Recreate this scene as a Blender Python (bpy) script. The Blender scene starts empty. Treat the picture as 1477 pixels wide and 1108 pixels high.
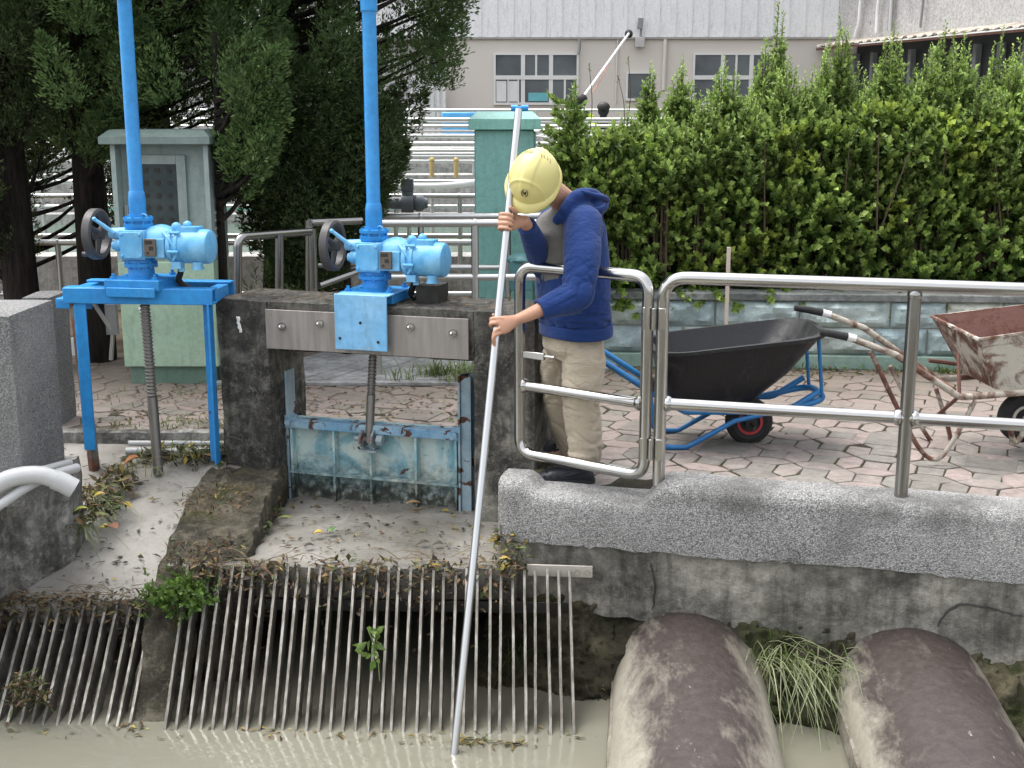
import bpy, bmesh, math, random
import numpy as np
from mathutils import Vector as V, Matrix as M, Euler, noise as mn
R = math.radians
random.seed(7); rng = np.random.default_rng(7)
S = bpy.context.scene
C = S.collection

# ------------------------------------------------------------------ camera, sky, sun, exposure
TILT = R(12.3); FPX = 1800.0
cd = bpy.data.cameras.new("camera"); cam = bpy.data.objects.new("camera", cd); C.objects.link(cam)
cam.location = (0, 0, 1.7); cam.rotation_euler = (R(90) - TILT, 0, 0)
cd.sensor_width = 36; cd.lens = FPX / 1477 * 36; cd.clip_start = .05; cd.clip_end = 2000
S.camera = cam
SUN_EL, SUN_AZ = 70, 300          # azimuth clockwise from +Y
w = bpy.data.worlds.new("World"); S.world = w; w.use_nodes = True
wt = w.node_tree; bg = wt.nodes["Background"]
sky = wt.nodes.new("ShaderNodeTexSky"); sky.sky_type = 'NISHITA'; sky.sun_disc = False
sky.sun_elevation = R(SUN_EL); sky.sun_rotation = R(SUN_AZ); sky.dust_density = 4.0; sky.air_density = 1.0; sky.ozone_density = 1.0
hs = wt.nodes.new("ShaderNodeHueSaturation"); hs.inputs['Saturation'].default_value = .28
wt.links.new(sky.outputs[0], hs.inputs['Color']); wt.links.new(hs.outputs[0], bg.inputs[0])
bg.inputs[1].default_value = .15
sl = bpy.data.lights.new("sun", 'SUN'); sl.energy = .6; sl.angle = R(40); sl.color = (1, .97, .92)
so = bpy.data.objects.new("sun", sl); C.objects.link(so)
_d = V((math.sin(R(SUN_AZ)) * math.cos(R(SUN_EL)), math.cos(R(SUN_AZ)) * math.cos(R(SUN_EL)), math.sin(R(SUN_EL))))
so.rotation_euler = _d.to_track_quat('Z', 'Y').to_euler()
S.view_settings.view_transform = 'Standard'; S.view_settings.look = 'None'
S.view_settings.exposure = 1.65; S.view_settings.gamma = 1

# ------------------------------------------------------------------ helpers
def at(x, y, Y):
    u = (x - 738.5) / FPX; v = (y - 554) / FPX
    s, c = math.sin(TILT), math.cos(TILT)
    t = Y / (c - v * s)
    return V((u * t, Y, 1.7 + t * (-s - v * c)))

def W(o):
    m = o.matrix_parent_inverse @ o.matrix_basis if o.parent else o.matrix_basis
    return W(o.parent) @ m if o.parent else m

def tag(o, label=None, cat=None, group=None, kind=None):
    if label: o['label'] = label
    if cat: o['category'] = cat
    if group: o['group'] = group
    if kind: o['kind'] = kind
    return o

def empty(name, loc, label, cat, group=None, rz=0):
    o = bpy.data.objects.new(name, None); C.objects.link(o)
    o.location = loc; o.rotation_euler = (0, 0, rz); o.empty_display_size = .1
    bpy.context.view_layer.update() if False else None
    o.matrix_basis = M.Translation(V(loc)) @ M.Rotation(rz, 4, 'Z')
    return tag(o, label, cat, group)

def link(o, parent=None, local=False):
    C.objects.link(o)
    if parent:
        o.parent = parent
        o.matrix_parent_inverse = M.Identity(4) if local else W(parent).inverted()
    return o

def copy_tree(o, parent=None):
    c = o.copy(); C.objects.link(c); c.parent = parent
    if parent: c.matrix_parent_inverse = o.matrix_parent_inverse.copy()
    for ch in [x for x in C.objects if x.parent == o]: copy_tree(ch, c)
    return c

def frame_of(d, up=V((0, 0, 1))):
    d = V(d).normalized()
    if abs(d.dot(up)) > .98: up = V((1, 0, 0)) if abs(d.x) < .9 else V((0, 1, 0))
    a = up.cross(d).normalized(); b = d.cross(a)
    return a, b, d

def spline(pts, n=8):
    P = [V(p) for p in pts]
    if len(P) < 3: return P
    Q = [P[0] * 2 - P[1]] + P + [P[-1] * 2 - P[-2]]; out = []
    for i in range(1, len(Q) - 2):
        a, b, c, d = Q[i-1:i+3]
        for k in range(n):
            t = k / n
            out.append(.5 * ((2*b) + (c-a)*t + (2*a-5*b+4*c-d)*t*t + (3*b-a-3*c+d)*t**3))
    out.append(P[-1]); return out

def fillet(pts, r, n=6):
    P = [V(p) for p in pts]; out = [P[0]]
    for i in range(1, len(P) - 1):
        a = (P[i-1] - P[i]); b = (P[i+1] - P[i]); la, lb = a.length, b.length
        a.normalize(); b.normalize()
        ang = a.angle(b)
        d = min(r / max(math.tan(ang / 2), .05), la * .48, lb * .48)
        p0, p1 = P[i] + a * d, P[i] + b * d
        for k in range(n + 1):
            t = k / n
            out.append((1-t)**2 * p0 + 2*t*(1-t) * P[i] + t*t * p1)
    out.append(P[-1]); return out

class MB:
    def __init__(s): s.v = []; s.f = []; s.mi = []; s.cur = 0
    def add(s, vs, fs):
        k = len(s.v); s.v += [V(p) for p in vs]; s.f += [[i + k for i in f] for f in fs]; s.mi += [s.cur] * len(fs); return s
    def box(s, c, d, rot=None):
        c = V(c); h = V(d) * .5
        vs = [V((x*h.x, y*h.y, z*h.z)) for x in (-1, 1) for y in (-1, 1) for z in (-1, 1)]
        if rot is not None: vs = [rot @ p for p in vs]
        return s.add([c + p for p in vs], [(0,1,3,2),(4,6,7,5),(0,4,5,1),(2,3,7,6),(0,2,6,4),(1,5,7,3)])
    def box2(s, a, b): a, b = V(a), V(b); return s.box((a + b) / 2, [abs(q) for q in (b - a)])
    def rings(s, rs, closed=True, caps=True):
        n = len(rs[0]); vs = [p for r in rs for p in r]; fs = []
        for i in range(len(rs) - 1):
            for j in range(n if closed else n - 1):
                k = (j + 1) % n
                fs.append((i*n+j, i*n+k, (i+1)*n+k, (i+1)*n+j))
        if caps: fs.append(tuple(range(n))[::-1]); fs.append(tuple((len(rs)-1)*n + j for j in range(n)))
        return s.add(vs, fs)
    def tube(s, path, r, n=10, caps=True, sq=1.0):
        P = [V(p) for p in path]; rr = r if isinstance(r, (list, tuple)) else [r] * len(P)
        if len(rr) != len(P):
            rr = list(np.interp(np.linspace(0, 1, len(P)), np.linspace(0, 1, len(rr)), rr))
        rs = []; a = None
        for i, p in enumerate(P):
            d = (P[min(i+1, len(P)-1)] - P[max(i-1, 0)]).normalized()
            if a is None: a, b, _ = frame_of(d)
            else:
                a = a - d * a.dot(d)
                a = a.normalized() if a.length > 1e-6 else frame_of(d)[0]
                b = d.cross(a)
            rs.append([p + (a * math.cos(2*math.pi*j/n) + b * sq * math.sin(2*math.pi*j/n)) * rr[i] for j in range(n)])
        return s.rings(rs, True, caps)
    def cyl(s, p0, p1, r, r1=None, n=16): return s.tube([p0, p1], [r, r if r1 is None else r1], n)
    def lathe(s, prof, o=(0,0,0), axis=(0,0,1), n=24):
        a, b, d = frame_of(axis); o = V(o)
        rs = [[o + d*h + (a*math.cos(2*math.pi*j/n) + b*math.sin(2*math.pi*j/n))*max(r, 1e-4) for j in range(n)] for r, h in prof]
        return s.rings(rs, True, True)
    def ball(s, c, r, n=12, m=8, rot=None):
        c = V(c); r = V((r, r, r)) if not hasattr(r, '__len__') else V(r); rs = []
        for i in range(m + 1):
            t = math.pi * i / m; q = max(math.sin(t), .02)
            ring = [V((r.x*q*math.cos(2*math.pi*j/n), r.y*q*math.sin(2*math.pi*j/n), -r.z*math.cos(t))) for j in range(n)]
            rs.append([c + (rot @ p if rot is not None else p) for p in ring])
        return s.rings(rs)
    def prism(s, poly, z0, z1):
        n = len(poly)
        vs = [V((p[0], p[1], z0)) for p in poly] + [V((p[0], p[1], z1)) for p in poly]
        return s.add(vs, [tuple(range(n))[::-1], tuple(range(n, 2*n))] + [(i, (i+1) % n, n + (i+1) % n, n + i) for i in range(n)])
    def grid(s, f, nu, nv):
        vs = [f(i / nu, j / nv) for i in range(nu + 1) for j in range(nv + 1)]
        return s.add(vs, [(i*(nv+1)+j, (i+1)*(nv+1)+j, (i+1)*(nv+1)+j+1, i*(nv+1)+j+1) for i in range(nu) for j in range(nv)])
    def xf(s, m):
        s.v = [m @ p for p in s.v]; return s
    def build(s, name, mats, parent=None, smooth=35, bevel=0, seg=2, local=False, fix=True):
        me = bpy.data.meshes.new(name); me.from_pydata([tuple(p) for p in s.v], [], s.f)
        for m in (mats if isinstance(mats, (list, tuple)) else [mats]): me.materials.append(m)
        if any(s.mi): me.polygons.foreach_set('material_index', s.mi)
        if fix:
            bm = bmesh.new(); bm.from_mesh(me); bmesh.ops.recalc_face_normals(bm, faces=bm.faces); bm.to_mesh(me); bm.free()
        if smooth:
            me.polygons.foreach_set('use_smooth', [True] * len(me.polygons)); me.set_sharp_from_angle(angle=R(smooth))
        me.update()
        o = bpy.data.objects.new(name, me); link(o, parent, local)
        if bevel:
            b = o.modifiers.new('bevel', 'BEVEL'); b.width = bevel; b.segments = seg; b.limit_method = 'ANGLE'; b.angle_limit = R(40)
            b.harden_normals = False
        return o

def rough_box(mb, c, d, rot=None, cell=.04, amp=.006, fr=6, seed=0, rnd=.02):
    """box with worn, slightly uneven faces and rounded edges"""
    bm = bmesh.new(); bmesh.ops.create_cube(bm, size=1)
    for v in bm.verts: v.co = V((v.co.x*d[0], v.co.y*d[1], v.co.z*d[2]))
    for ax in range(3):
        k = max(2, int(d[ax] / cell))
        for i in range(1, k):
            co = V((0,0,0)); co[ax] = -d[ax]/2 + d[ax]*i/k; no = V((0,0,0)); no[ax] = 1
            bmesh.ops.bisect_plane(bm, geom=bm.verts[:] + bm.edges[:] + bm.faces[:], plane_co=co, plane_no=no)
    c = V(c); h = V(d) / 2
    for v in bm.verts:
        q = v.co.copy(); inn = V([max(-h[i] + rnd, min(h[i] - rnd, q[i])) for i in range(3)])
        e = q - inn
        if e.length > 1e-6 and sum(abs(t) > 1e-6 for t in e) > 1: v.co = inn + e.normalized() * rnd
    bm.normal_update()
    for v in bm.verts:
        p = v.co + c
        edge = sum(abs(abs(v.co[i]) - h[i]) < rnd * 1.1 for i in range(3))
        a = amp * (mn.noise(p * fr + V((seed, 0, 0))) + .6 * mn.noise(p * fr * 3.1 + V((0, seed, 3))))
        if edge > 1: a -= amp * 2.0 * max(0, mn.noise(p * 9 + V((seed, 7, 1)))) 
        v.co += v.normal * a
    bm.verts.index_update()
    vs = [(rot @ v.co if rot is not None else v.co) + c for v in bm.verts]
    mb.add(vs, [[v.index for v in f.verts] for f in bm.faces]); bm.free()
    return mb

def RZ(a): return M.Rotation(a, 3, 'Z')

# ------------------------------------------------------------------ materials
class Mt:
    def __init__(s, name, rough=.7, metal=0, spec=.5):
        s.m = bpy.data.materials.new(name); s.m.use_nodes = True; s.t = s.m.node_tree; s.b = s.t.nodes['Principled BSDF']
        s.b.inputs['Roughness'].default_value = rough; s.b.inputs['Metallic'].default_value = metal
        s.b.inputs['Specular IOR Level'].default_value = spec; s._c = None
    def n(s, ty, **k):
        q = s.t.nodes.new(ty)
        for a, b in k.items(): setattr(q, a, b)
        return q
    def set(s, inp, val):
        if isinstance(val, bpy.types.NodeSocket): s.t.links.new(val, inp)
        elif hasattr(val, '__len__') and len(val) == 3 and inp.type == 'RGBA': inp.default_value = (*val, 1)
        else: inp.default_value = val
    def co(s):
        if s._c is None: s._c = s.n('ShaderNodeTexCoord').outputs['Object']
        return s._c
    def mapped(s, scale=(1,1,1), rot=(0,0,0), loc=(0,0,0)):
        q = s.n('ShaderNodeMapping'); s.set(q.inputs[0], s.co()); q.inputs['Scale'].default_value = scale; q.inputs['Rotation'].default_value = rot; q.inputs['Location'].default_value = loc
        return q.outputs[0]
    def noise(s, scale, detail=4, rough=.55, vec=None, dist=0):
        q = s.n('ShaderNodeTexNoise'); s.set(q.inputs['Vector'], vec or s.co()); q.inputs['Scale'].default_value = scale
        q.inputs['Detail'].default_value = detail; q.inputs['Roughness'].default_value = rough; q.inputs['Distortion'].default_value = dist
        return q.outputs['Fac']
    def vor(s, scale, feature='F1', vec=None, rand=1, out='Distance'):
        q = s.n('ShaderNodeTexVoronoi', feature=feature); s.set(q.inputs['Vector'], vec or s.co()); q.inputs['Scale'].default_value = scale
        q.inputs['Randomness'].default_value = rand
        return q.outputs[out]
    def ramp(s, fac, stops, interp='LINEAR'):
        q = s.n('ShaderNodeValToRGB'); s.set(q.inputs[0], fac); e = q.color_ramp.elements; q.color_ramp.interpolation = interp
        while len(e) < len(stops): e.new(.5)
        for i, (p, c) in enumerate(stops):
            e[i].position = p; c = (c, c, c) if not hasattr(c, '__len__') else c; e[i].color = (*c, 1)
        return q.outputs[0]
    def mix(s, fac, a, b, mode='MIX'):
        q = s.n('ShaderNodeMix', data_type='RGBA', blend_type=mode); s.set(q.inputs[0], fac); s.set(q.inputs[6], a); s.set(q.inputs[7], b)
        return q.outputs[2]
    def math(s, op, a, b=0, clamp=False):
        q = s.n('ShaderNodeMath', operation=op, use_clamp=clamp); s.set(q.inputs[0], a); s.set(q.inputs[1], b); return q.outputs[0]
    def sep(s, vec=None):
        q = s.n('ShaderNodeSeparateXYZ'); s.set(q.inputs[0], vec or s.co()); return q.outputs
    def attr(s, name='Col'):
        q = s.n('ShaderNodeAttribute'); q.attribute_name = name; return q.outputs['Color']
    def rand(s): return s.n('ShaderNodeObjectInfo').outputs['Random']
    def bump(s, h, dist=.01, strength=1, prev=None):
        q = s.n('ShaderNodeBump'); q.inputs['Strength'].default_value = strength; q.inputs['Distance'].default_value = dist
        s.set(q.inputs['Height'], h)
        if prev: s.set(q.inputs['Normal'], prev)
        s.set(s.b.inputs['Normal'], q.outputs[0]); return q.outputs[0]
    def col(s, c): s.set(s.b.inputs['Base Color'], c); return s
    def rgh(s, c): s.set(s.b.inputs['Roughness'], c); return s

def plain(name, c, rough=.6, metal=0, var=.25, sc=6, bump=0, bsc=60):
    q = Mt(name, rough, metal)
    f = q.noise(sc, 5, .6)
    q.col(q.mix(f, tuple(x*(1-var) for x in c), tuple(min(1, x*(1+var)) for x in c)))
    q.rgh(q.ramp(q.noise(sc*2.3, 4), [(.3, max(.05, rough-.12)), (.7, min(1, rough+.12))]))
    if bump: q.bump(q.noise(bsc, 3), bump)
    return q.m

def m_concrete(name, dark, mid, light, lo=.38, hi=.62, pit=True, streak=.0, zdark=None, zrange=(0,1), moss=None, rough=0):
    q = Mt(name, .9, 0, .25)
    f = q.noise(2.6, 7, .68, dist=.4); g = q.noise(17, 5, .7)
    c = q.ramp(f, [(lo-.08, dark), (.5, mid), (hi+.06, light)])
    c = q.mix(.55, c, q.ramp(g, [(.3, .25), (.7, .85)]), 'OVERLAY')
    if rough:
        h = q.noise(13, 9, .78, dist=.3); c = q.mix(q.math('MULTIPLY', q.ramp(h, [(.50, 0), (.60, 1)]), rough), c, tuple(x*1.15 for x in light)); c = q.mix(q.math('MULTIPLY', q.ramp(q.noise(9, 9, .8, dist=.6), [(.50, 0), (.58, 1)]), rough), c, tuple(x*.8 for x in dark))
    if streak:
        st = q.noise(5, 4, .6, vec=q.mapped((4, 4, .35)))
        c = q.mix(q.math('MULTIPLY', q.ramp(st, [(.45, 0), (.7, 1)]), streak), c, tuple(x*.28 for x in dark))
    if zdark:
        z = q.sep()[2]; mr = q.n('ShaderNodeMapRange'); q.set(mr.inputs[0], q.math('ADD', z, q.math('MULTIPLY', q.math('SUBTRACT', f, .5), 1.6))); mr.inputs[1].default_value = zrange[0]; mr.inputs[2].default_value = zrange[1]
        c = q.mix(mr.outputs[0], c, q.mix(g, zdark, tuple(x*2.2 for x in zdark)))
    if moss:
        c = q.mix(q.ramp(q.noise(4.3, 6, .7), [(.52, 0), (.64, 1)]), c, q.mix(g, tuple(x*.5 for x in moss), moss))
    if pit:
        v = q.vor(95, vec=None); c = q.mix(q.math('MULTIPLY', q.math('MULTIPLY', q.ramp(q.noise(75, 4, .8), [(.6, 0), (.7, 1)]), q.ramp(q.noise(3.5, 4), [(.42, 0), (.62, 1)])), .55), c, tuple(min(1, x*1.7) for x in light))
    q.col(c)
    n1 = q.bump(q.noise(9, 8, .7), .03, .8); q.bump(q.noise(70, 4, .7), .006, .9, n1)
    return q.m

def m_aggregate(name, scale, cols, stain=.55, bump=.004, bias=0):
    q = Mt(name, .8, 0, .35)
    cc = q.vor(scale, 'F1', out='Color'); d = q.vor(scale, 'F1', out='Distance')
    sp = q.sep(cc)
    c = q.ramp(sp[0], cols, 'CONSTANT')
    c = q.mix(q.ramp(d, [(.4, 0), (.75, .55)]), c, (.07, .07, .065))
    f = q.noise(2.2, 7, .62, dist=.3)
    c = q.mix(q.math('MULTIPLY', q.ramp(f, [(.5 + bias, 0), (.72 + bias, 1)]), stain), c, (.045, .045, .042))
    c = q.mix(q.math('MULTIPLY', q.ramp(q.noise(.9, 4), [(.45, 0), (.75, 1)]), .3), c, (.62, .61, .58))
    if stain > .7:
        z = q.sep()[2]; k = q.math('MULTIPLY', q.ramp(q.noise(2.1, 6, .65, vec=q.mapped((1, 1, .45))), [(.46, 0), (.66, 1)]), q.ramp(q.math('ADD', q.math('MULTIPLY', z, 3.0), q.math('MULTIPLY', q.noise(7, 4), .5)), [(-.0, .15), (.22, .8)]))
        c = q.mix(k, c, (.07, .068, .062))
    q.col(c)
    n1 = q.bump(q.math('SUBTRACT', 1, d), bump, 1); q.bump(q.noise(5, 6), .02, .5, n1)
    return q.m

def m_paint(name, base, faded, chips=.0, rust=(.12, .05, .025), lim=.66, rough=.42, fs=3.0):
    q = Mt(name, rough, 0, .5)
    f = q.noise(fs, 6, .62, dist=.5)
    c = q.mix(q.ramp(f, [(.36, 0), (.64, 1)]), base, faded)
    c = q.mix(q.ramp(q.noise(26, 5, .75), [(.4, 0), (.72, .38)]), c, tuple(x*.4 for x in base)); c = q.mix(q.ramp(q.noise(6, 6, .7, vec=q.mapped((3, 3, .45))), [(.52, 0), (.74, .42)]), c, tuple(.5*x*.5 + .05 for x in base))
    if chips:
        k = q.ramp(q.noise(8.5, 8, .68, dist=.8), [(lim, 0), (lim+.015, 1)])
        c = q.mix(k, c, q.mix(q.noise(60, 3), tuple(x*.3 for x in rust), rust))
        q.rgh(q.mix(k, (rough,)*3, (.9,)*3)); q.bump(q.math('SUBTRACT', 1, k), .002, .6)
    else:
        q.bump(q.noise(40, 3), .0015, .5)
    q.col(c); return q.m

def m_steel(name, c=(.50, .49, .47), rough=.16, vert=False):
    q = Mt(name, rough, 1)
    f = q.noise(6, 5, .6); g = q.noise(14, 5, .65)
    q.col(q.mix(f, tuple(x*.86 for x in c), c))
    q.rgh(q.math('ADD', q.math('MULTIPLY', q.math('ADD', f, g), .10), rough - .07))
    return q.m

STEEL = m_steel('stainless_steel'); STEELV = m_steel('stainless_steel_upright', (.33, .325, .31), .22, True)
STEELF = m_steel('galvanised_rail', (.6, .6, .58), .34)
ALU = m_steel('pole_aluminium', (.56, .56, .55), .3, True)
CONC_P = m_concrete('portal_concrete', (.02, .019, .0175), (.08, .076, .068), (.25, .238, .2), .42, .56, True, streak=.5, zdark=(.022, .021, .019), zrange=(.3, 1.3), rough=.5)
CONC_W = m_concrete('bank_concrete', (.06, .058, .05), (.21, .2, .17), (.40, .38, .32), .38, .6, False, streak=.5, rough=.3)
CONC_L = m_concrete('channel_concrete', (.05, .048, .044), (.16, .155, .14), (.42, .41, .38), .42, .6, streak=.55, rough=.45)
CONC_M = m_concrete('mossy_concrete', (.018, .016, .011), (.05, .045, .032), (.16, .142, .105), .4, .62, moss=(.06, .06, .024), rough=.45)
CONC_T = m_concrete('tank_concrete', (.26, .255, .24), (.34, .33, .31), (.42, .41, .385), .38, .6, streak=.4)
SOIL = m_concrete('wet_soil', (.012, .011, .007), (.04, .036, .022), (.12, .105, .065), .36, .62, moss=(.05, .06, .02))
def m_apron():
    q = Mt('wet_concrete_apron', .35, 0, .5)
    f = q.noise(1.8, 7, .6, dist=.6); g = q.noise(11, 6, .65)
    c = q.ramp(f, [(.3, (.135, .125, .105)), (.52, (.22, .207, .182)), (.72, (.30, .287, .262))])
    c = q.mix(q.ramp(g, [(.58, 0), (.72, .65)]), c, (.1, .095, .08)); c = q.mix(q.ramp(q.noise(34, 4, .7), [(.55, 0), (.72, .5)]), c, (.08, .075, .06))
    q.col(c); q.rgh(q.ramp(f, [(.35, .22), (.65, .65)])); q.bump(q.noise(20, 7, .7), .008, .6); return q.m
APRON = m_apron()
AGG = m_aggregate('washed_pebble', 190, [(0, (.14, .137, .13)), (.14, (.26, .256, .245)), (.38, (.345, .34, .326)), (.64, (.43, .425, .408)), (.88, (.55, .545, .525))], .75, bias=.03)
TERR = m_aggregate('terrazzo', 210, [(0, (.08, .08, .08)), (.3, (.135, .135, .135)), (.55, (.19, .19, .19)), (.8, (.27, .27, .265))], .6, .0015)
BLUE = m_paint('blue_paint', (.018, .235, .60), (.032, .30, .67), 1, (.04, .10, .17), .71, rough=.4)
BLUEF = m_paint('faded_blue_paint', (.10, .40, .71), (.24, .53, .76), 1, (.03, .26, .6), .67, rough=.42, fs=5)
BLUEC = m_paint('chipped_blue_paint', (.018, .22, .56), (.03, .30, .68), 1, lim=.66)
PLATE = m_paint('pale_blue_paint', (.16, .44, .73), (.26, .53, .78), 1, (.5, .6, .65), .655, fs=3)
BARROWB = m_paint('barrow_blue_paint', (.012, .13, .34), (.02, .19, .45), 1, lim=.68)
CABG = m_paint('grey_green_paint', (.30, .37, .345), (.35, .42, .39), .0, fs=2)
CABL = m_paint('light_green_paint', (.33, .47, .335), (.39, .53, .39), .0, fs=2)
TEAL = m_paint('teal_paint', (.27, .57, .50), (.30, .60, .535), 0, rough=.28, fs=1)
TEALL = m_paint('light_teal_paint', (.26, .58, .48), (.3, .62, .52), 0, fs=1)
IRON = plain('grey_iron', (.075, .07, .07), .55, .2, .3, 14, .001)
DARKM = plain('dark_metal', (.035, .033, .03), .6, .3, .5, 12, .002)
NAMEP = plain('tarnished_nameplate', (.16, .13, .11), .45, .6, .5, 40)
BLACKPL = Mt('black_plastic', .5)
_k = BLACKPL.noise(14, 8, .7, dist=1.5)
BLACKPL.col(BLACKPL.mix(BLACKPL.ramp(_k, [(.54, 0), (.74, .7)]), (.006, .006, .007), (.06, .058, .055))); BLACKPL.rgh(BLACKPL.ramp(_k, [(.4, .38), (.7, .8)])); BLACKPL.bump(_k, .004, .5); BLACKPL = BLACKPL.m
RUBBER = plain('black_rubber', (.018, .018, .018), .8, 0, .4, 30, .002)
REDP = plain('red_hub_paint', (.42, .04, .05), .5, 0, .3, 20)
PVC = plain('grey_pvc', (.42, .425, .42), .45, 0, .12, 8, .001)
WHITEP = plain('white_plastic', (.7, .7, .68), .4, 0, .1)
GPVC = plain('dark_grey_pvc', (.12, .13, .15), .45, 0, .2)
def m_rusty(name, paint):
    q = Mt(name, .75)
    f = q.noise(5.5, 8, .62, dist=.9); k = q.ramp(q.math('ADD', f, q.math('MULTIPLY', q.math('SUBTRACT', q.noise(38, 6, .75), .5), .16)), [(.44, 0), (.48, .55), (.56, 1)])
    c = q.mix(k, q.mix(q.noise(20, 4), tuple(x*.8 for x in paint), paint), q.ramp(q.noise(24, 6, .7), [(.3, (.05, .022, .015)), (.7, (.19, .085, .055))]))
    q.col(c); q.rgh(q.mix(k, (.5,)*3, (.92,)*3)); q.bump(q.math('ADD', q.noise(50, 5), q.math('MULTIPLY', k, -.4)), .003, .7); return q.m
RUSTW = m_rusty('rusted_white_paint', (.56, .53, .45)); RUST = plain('rust', (.12, .055, .04), .9, 0, .6, 9, .003, 50)
def m_gate():
    q = Mt('weathered_gate_paint', .6)
    f = q.noise(4, 8, .65, dist=1.2); g = q.noise(22, 6, .7)
    c = q.ramp(f, [(.3, (.13, .30, .37)), (.45, (.24, .42, .46)), (.55, (.46, .57, .55)), (.7, (.52, .57, .49))])
    z = q.sep()[2]; mr = q.n('ShaderNodeMapRange'); q.set(mr.inputs[0], q.math('ADD', z, q.math('MULTIPLY', q.math('SUBTRACT', g, .5), .35))); mr.inputs[1].default_value = -.12; mr.inputs[2].default_value = -.34
    low = q.ramp(g, [(.35, (.02, .025, .022)), (.5, (.06, .07, .055)), (.65, (.3, .31, .25))])
    c = q.mix(mr.outputs[0], c, low)
    k = q.ramp(q.noise(9, 8, .66, dist=.6), [(.63, 0), (.65, 1)])
    c = q.mix(k, c, q.mix(g, (.025, .013, .01), (.13, .06, .04)))
    c = q.mix(q.ramp(q.noise(45, 5, .75), [(.6, 0), (.68, .75)]), c, (.03, .035, .03))
    q.col(c); q.bump(q.math('ADD', g, k), .004, .6); return q.m
GATEM = m_gate()
def m_brown_pipe():
    q = Mt('brown_pipe', .5, 0, .45)
    sx = q.n('ShaderNodeTexCoord').outputs['Normal']; 
    f = q.noise(7, 9, .74, vec=q.mapped((1, .4, 1)), dist=.3); g = q.noise(26, 6, .7)
    c = q.ramp(g, [(.3, (.027, .020, .0175)), (.7, (.058, .044, .039))])
    # dried silt on the flanks, fading up the curve (mapped by height on the barrel)
    z = q.sep()[2]; mr = q.n('ShaderNodeMapRange'); q.set(mr.inputs[0], q.math('ADD', z, q.math('MULTIPLY', q.math('SUBTRACT', f, .5), .42))); mr.inputs[1].default_value = -.585; mr.inputs[2].default_value = -.70
    silt = q.mix(g, (.18, .165, .13), (.42, .39, .32))
    c = q.mix(q.math('MULTIPLY', mr.outputs[0], .92), c, silt)
    c = q.mix(q.ramp(q.noise(15, 6, .7, vec=q.mapped((1.6, .55, 1), (0, 0, .5))), [(.66, 0), (.7, .8)]), c, (.36, .33, .29))
    c = q.mix(q.ramp(q.noise(9, 8, .75, vec=q.mapped((1, .5, 1), (0, 0, .3))), [(.56, 0), (.72, .55)]), c, (.16, .135, .118))
    q.col(c); q.rgh(q.ramp(f, [(.35, .38), (.65, .8)])); q.bump(q.noise(60, 5, .7), .003, .7); return q.m
BPIPE = m_brown_pipe()
def m_paving():
    q = Mt('paving_stone', .85, 0, .3); f = q.noise(16, 7, .72); g = q.noise(60, 5, .7); big = q.noise(1.3, 5, .6)
    c = q.mix(.65, q.attr(), q.ramp(f, [(.3, .28), (.7, .78)]), 'OVERLAY')
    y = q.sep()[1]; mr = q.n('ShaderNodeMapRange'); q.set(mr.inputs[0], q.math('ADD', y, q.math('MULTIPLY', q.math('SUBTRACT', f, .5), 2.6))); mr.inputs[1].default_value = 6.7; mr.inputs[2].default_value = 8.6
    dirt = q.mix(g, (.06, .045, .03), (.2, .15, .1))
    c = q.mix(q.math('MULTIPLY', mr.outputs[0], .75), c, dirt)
    c = q.mix(q.ramp(big, [(.46, 0), (.72, .55)]), c, (.085, .08, .07)); c = q.mix(q.ramp(q.noise(5, 6, .7), [(.5, 0), (.72, .4)]), c, (.2, .175, .15))
    q.col(c); n1 = q.bump(f, .008, .8); q.bump(g, .003, .6, n1); return q.m
PAVE = m_paving()
def m_ground():
    q = Mt('bare_earth', .95, 0, .2)
    f = q.noise(3, 8, .7); g = q.noise(45, 6, .75)
    c = q.ramp(f, [(.35, (.05, .036, .022)), (.6, (.13, .1, .066))]); c = q.mix(q.ramp(g, [(.5, 0), (.66, .7)]), c, (.2, .16, .1))
    q.col(c); q.bump(g, .02, .8); return q.m
GROUND = m_ground()
def m_water():
    q = Mt('murky_water', .05, 0, .8); q.b.inputs['Coat Weight'].default_value = .6; q.b.inputs['Coat Roughness'].default_value = .03
    q.col(q.mix(q.noise(.8, 4), (.168, .162, .126), (.215, .207, .164)))
    a = q.noise(3.0, 3, .5, vec=q.mapped((1, 1.7, 1)), dist=.6)
    dd = q.n('ShaderNodeVectorMath', operation='DISTANCE'); q.set(dd.inputs[0], q.co()); dd.inputs[1].default_value = (-.24, 4.73, -.9); dv = dd.outputs['Value']
    rp = q.math('MULTIPLY', q.math('SINE', q.math('MULTIPLY', dv, 90)), q.ramp(dv, [(0, 1), (.16, 0)]))
    n1 = q.bump(q.math('ADD', a, q.math('MULTIPLY', rp, .22)), .016, .6); q.bump(q.noise(16, 2, .5), .003, .5, n1); return q.m
WATER = m_water()
TANKW = Mt('tank_water', .06); TANKW.col(TANKW.mix(TANKW.noise(1), (.08, .13, .1), (.13, .18, .14))); TANKW.bump(TANKW.noise(9, 3, vec=TANKW.mapped((1, 3, 1))), .02, .5); TANKW = TANKW.m
def m_foliage(name, tr=.3, rough=.5):
    q = Mt(name, rough, 0, .4); c = q.attr(); q.col(c)
    t = q.n('ShaderNodeBsdfTranslucent'); q.set(t.inputs[0], q.mix(.5, c, (.12, .2, .01), 'MIX'))
    mx = q.n('ShaderNodeMixShader'); mx.inputs[0].default_value = tr
    out = q.t.nodes['Material Output']; q.t.links.new(q.b.outputs[0], mx.inputs[1]); q.t.links.new(t.outputs[0], mx.inputs[2]); q.t.links.new(mx.outputs[0], out.inputs[0])
    return q.m
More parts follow.
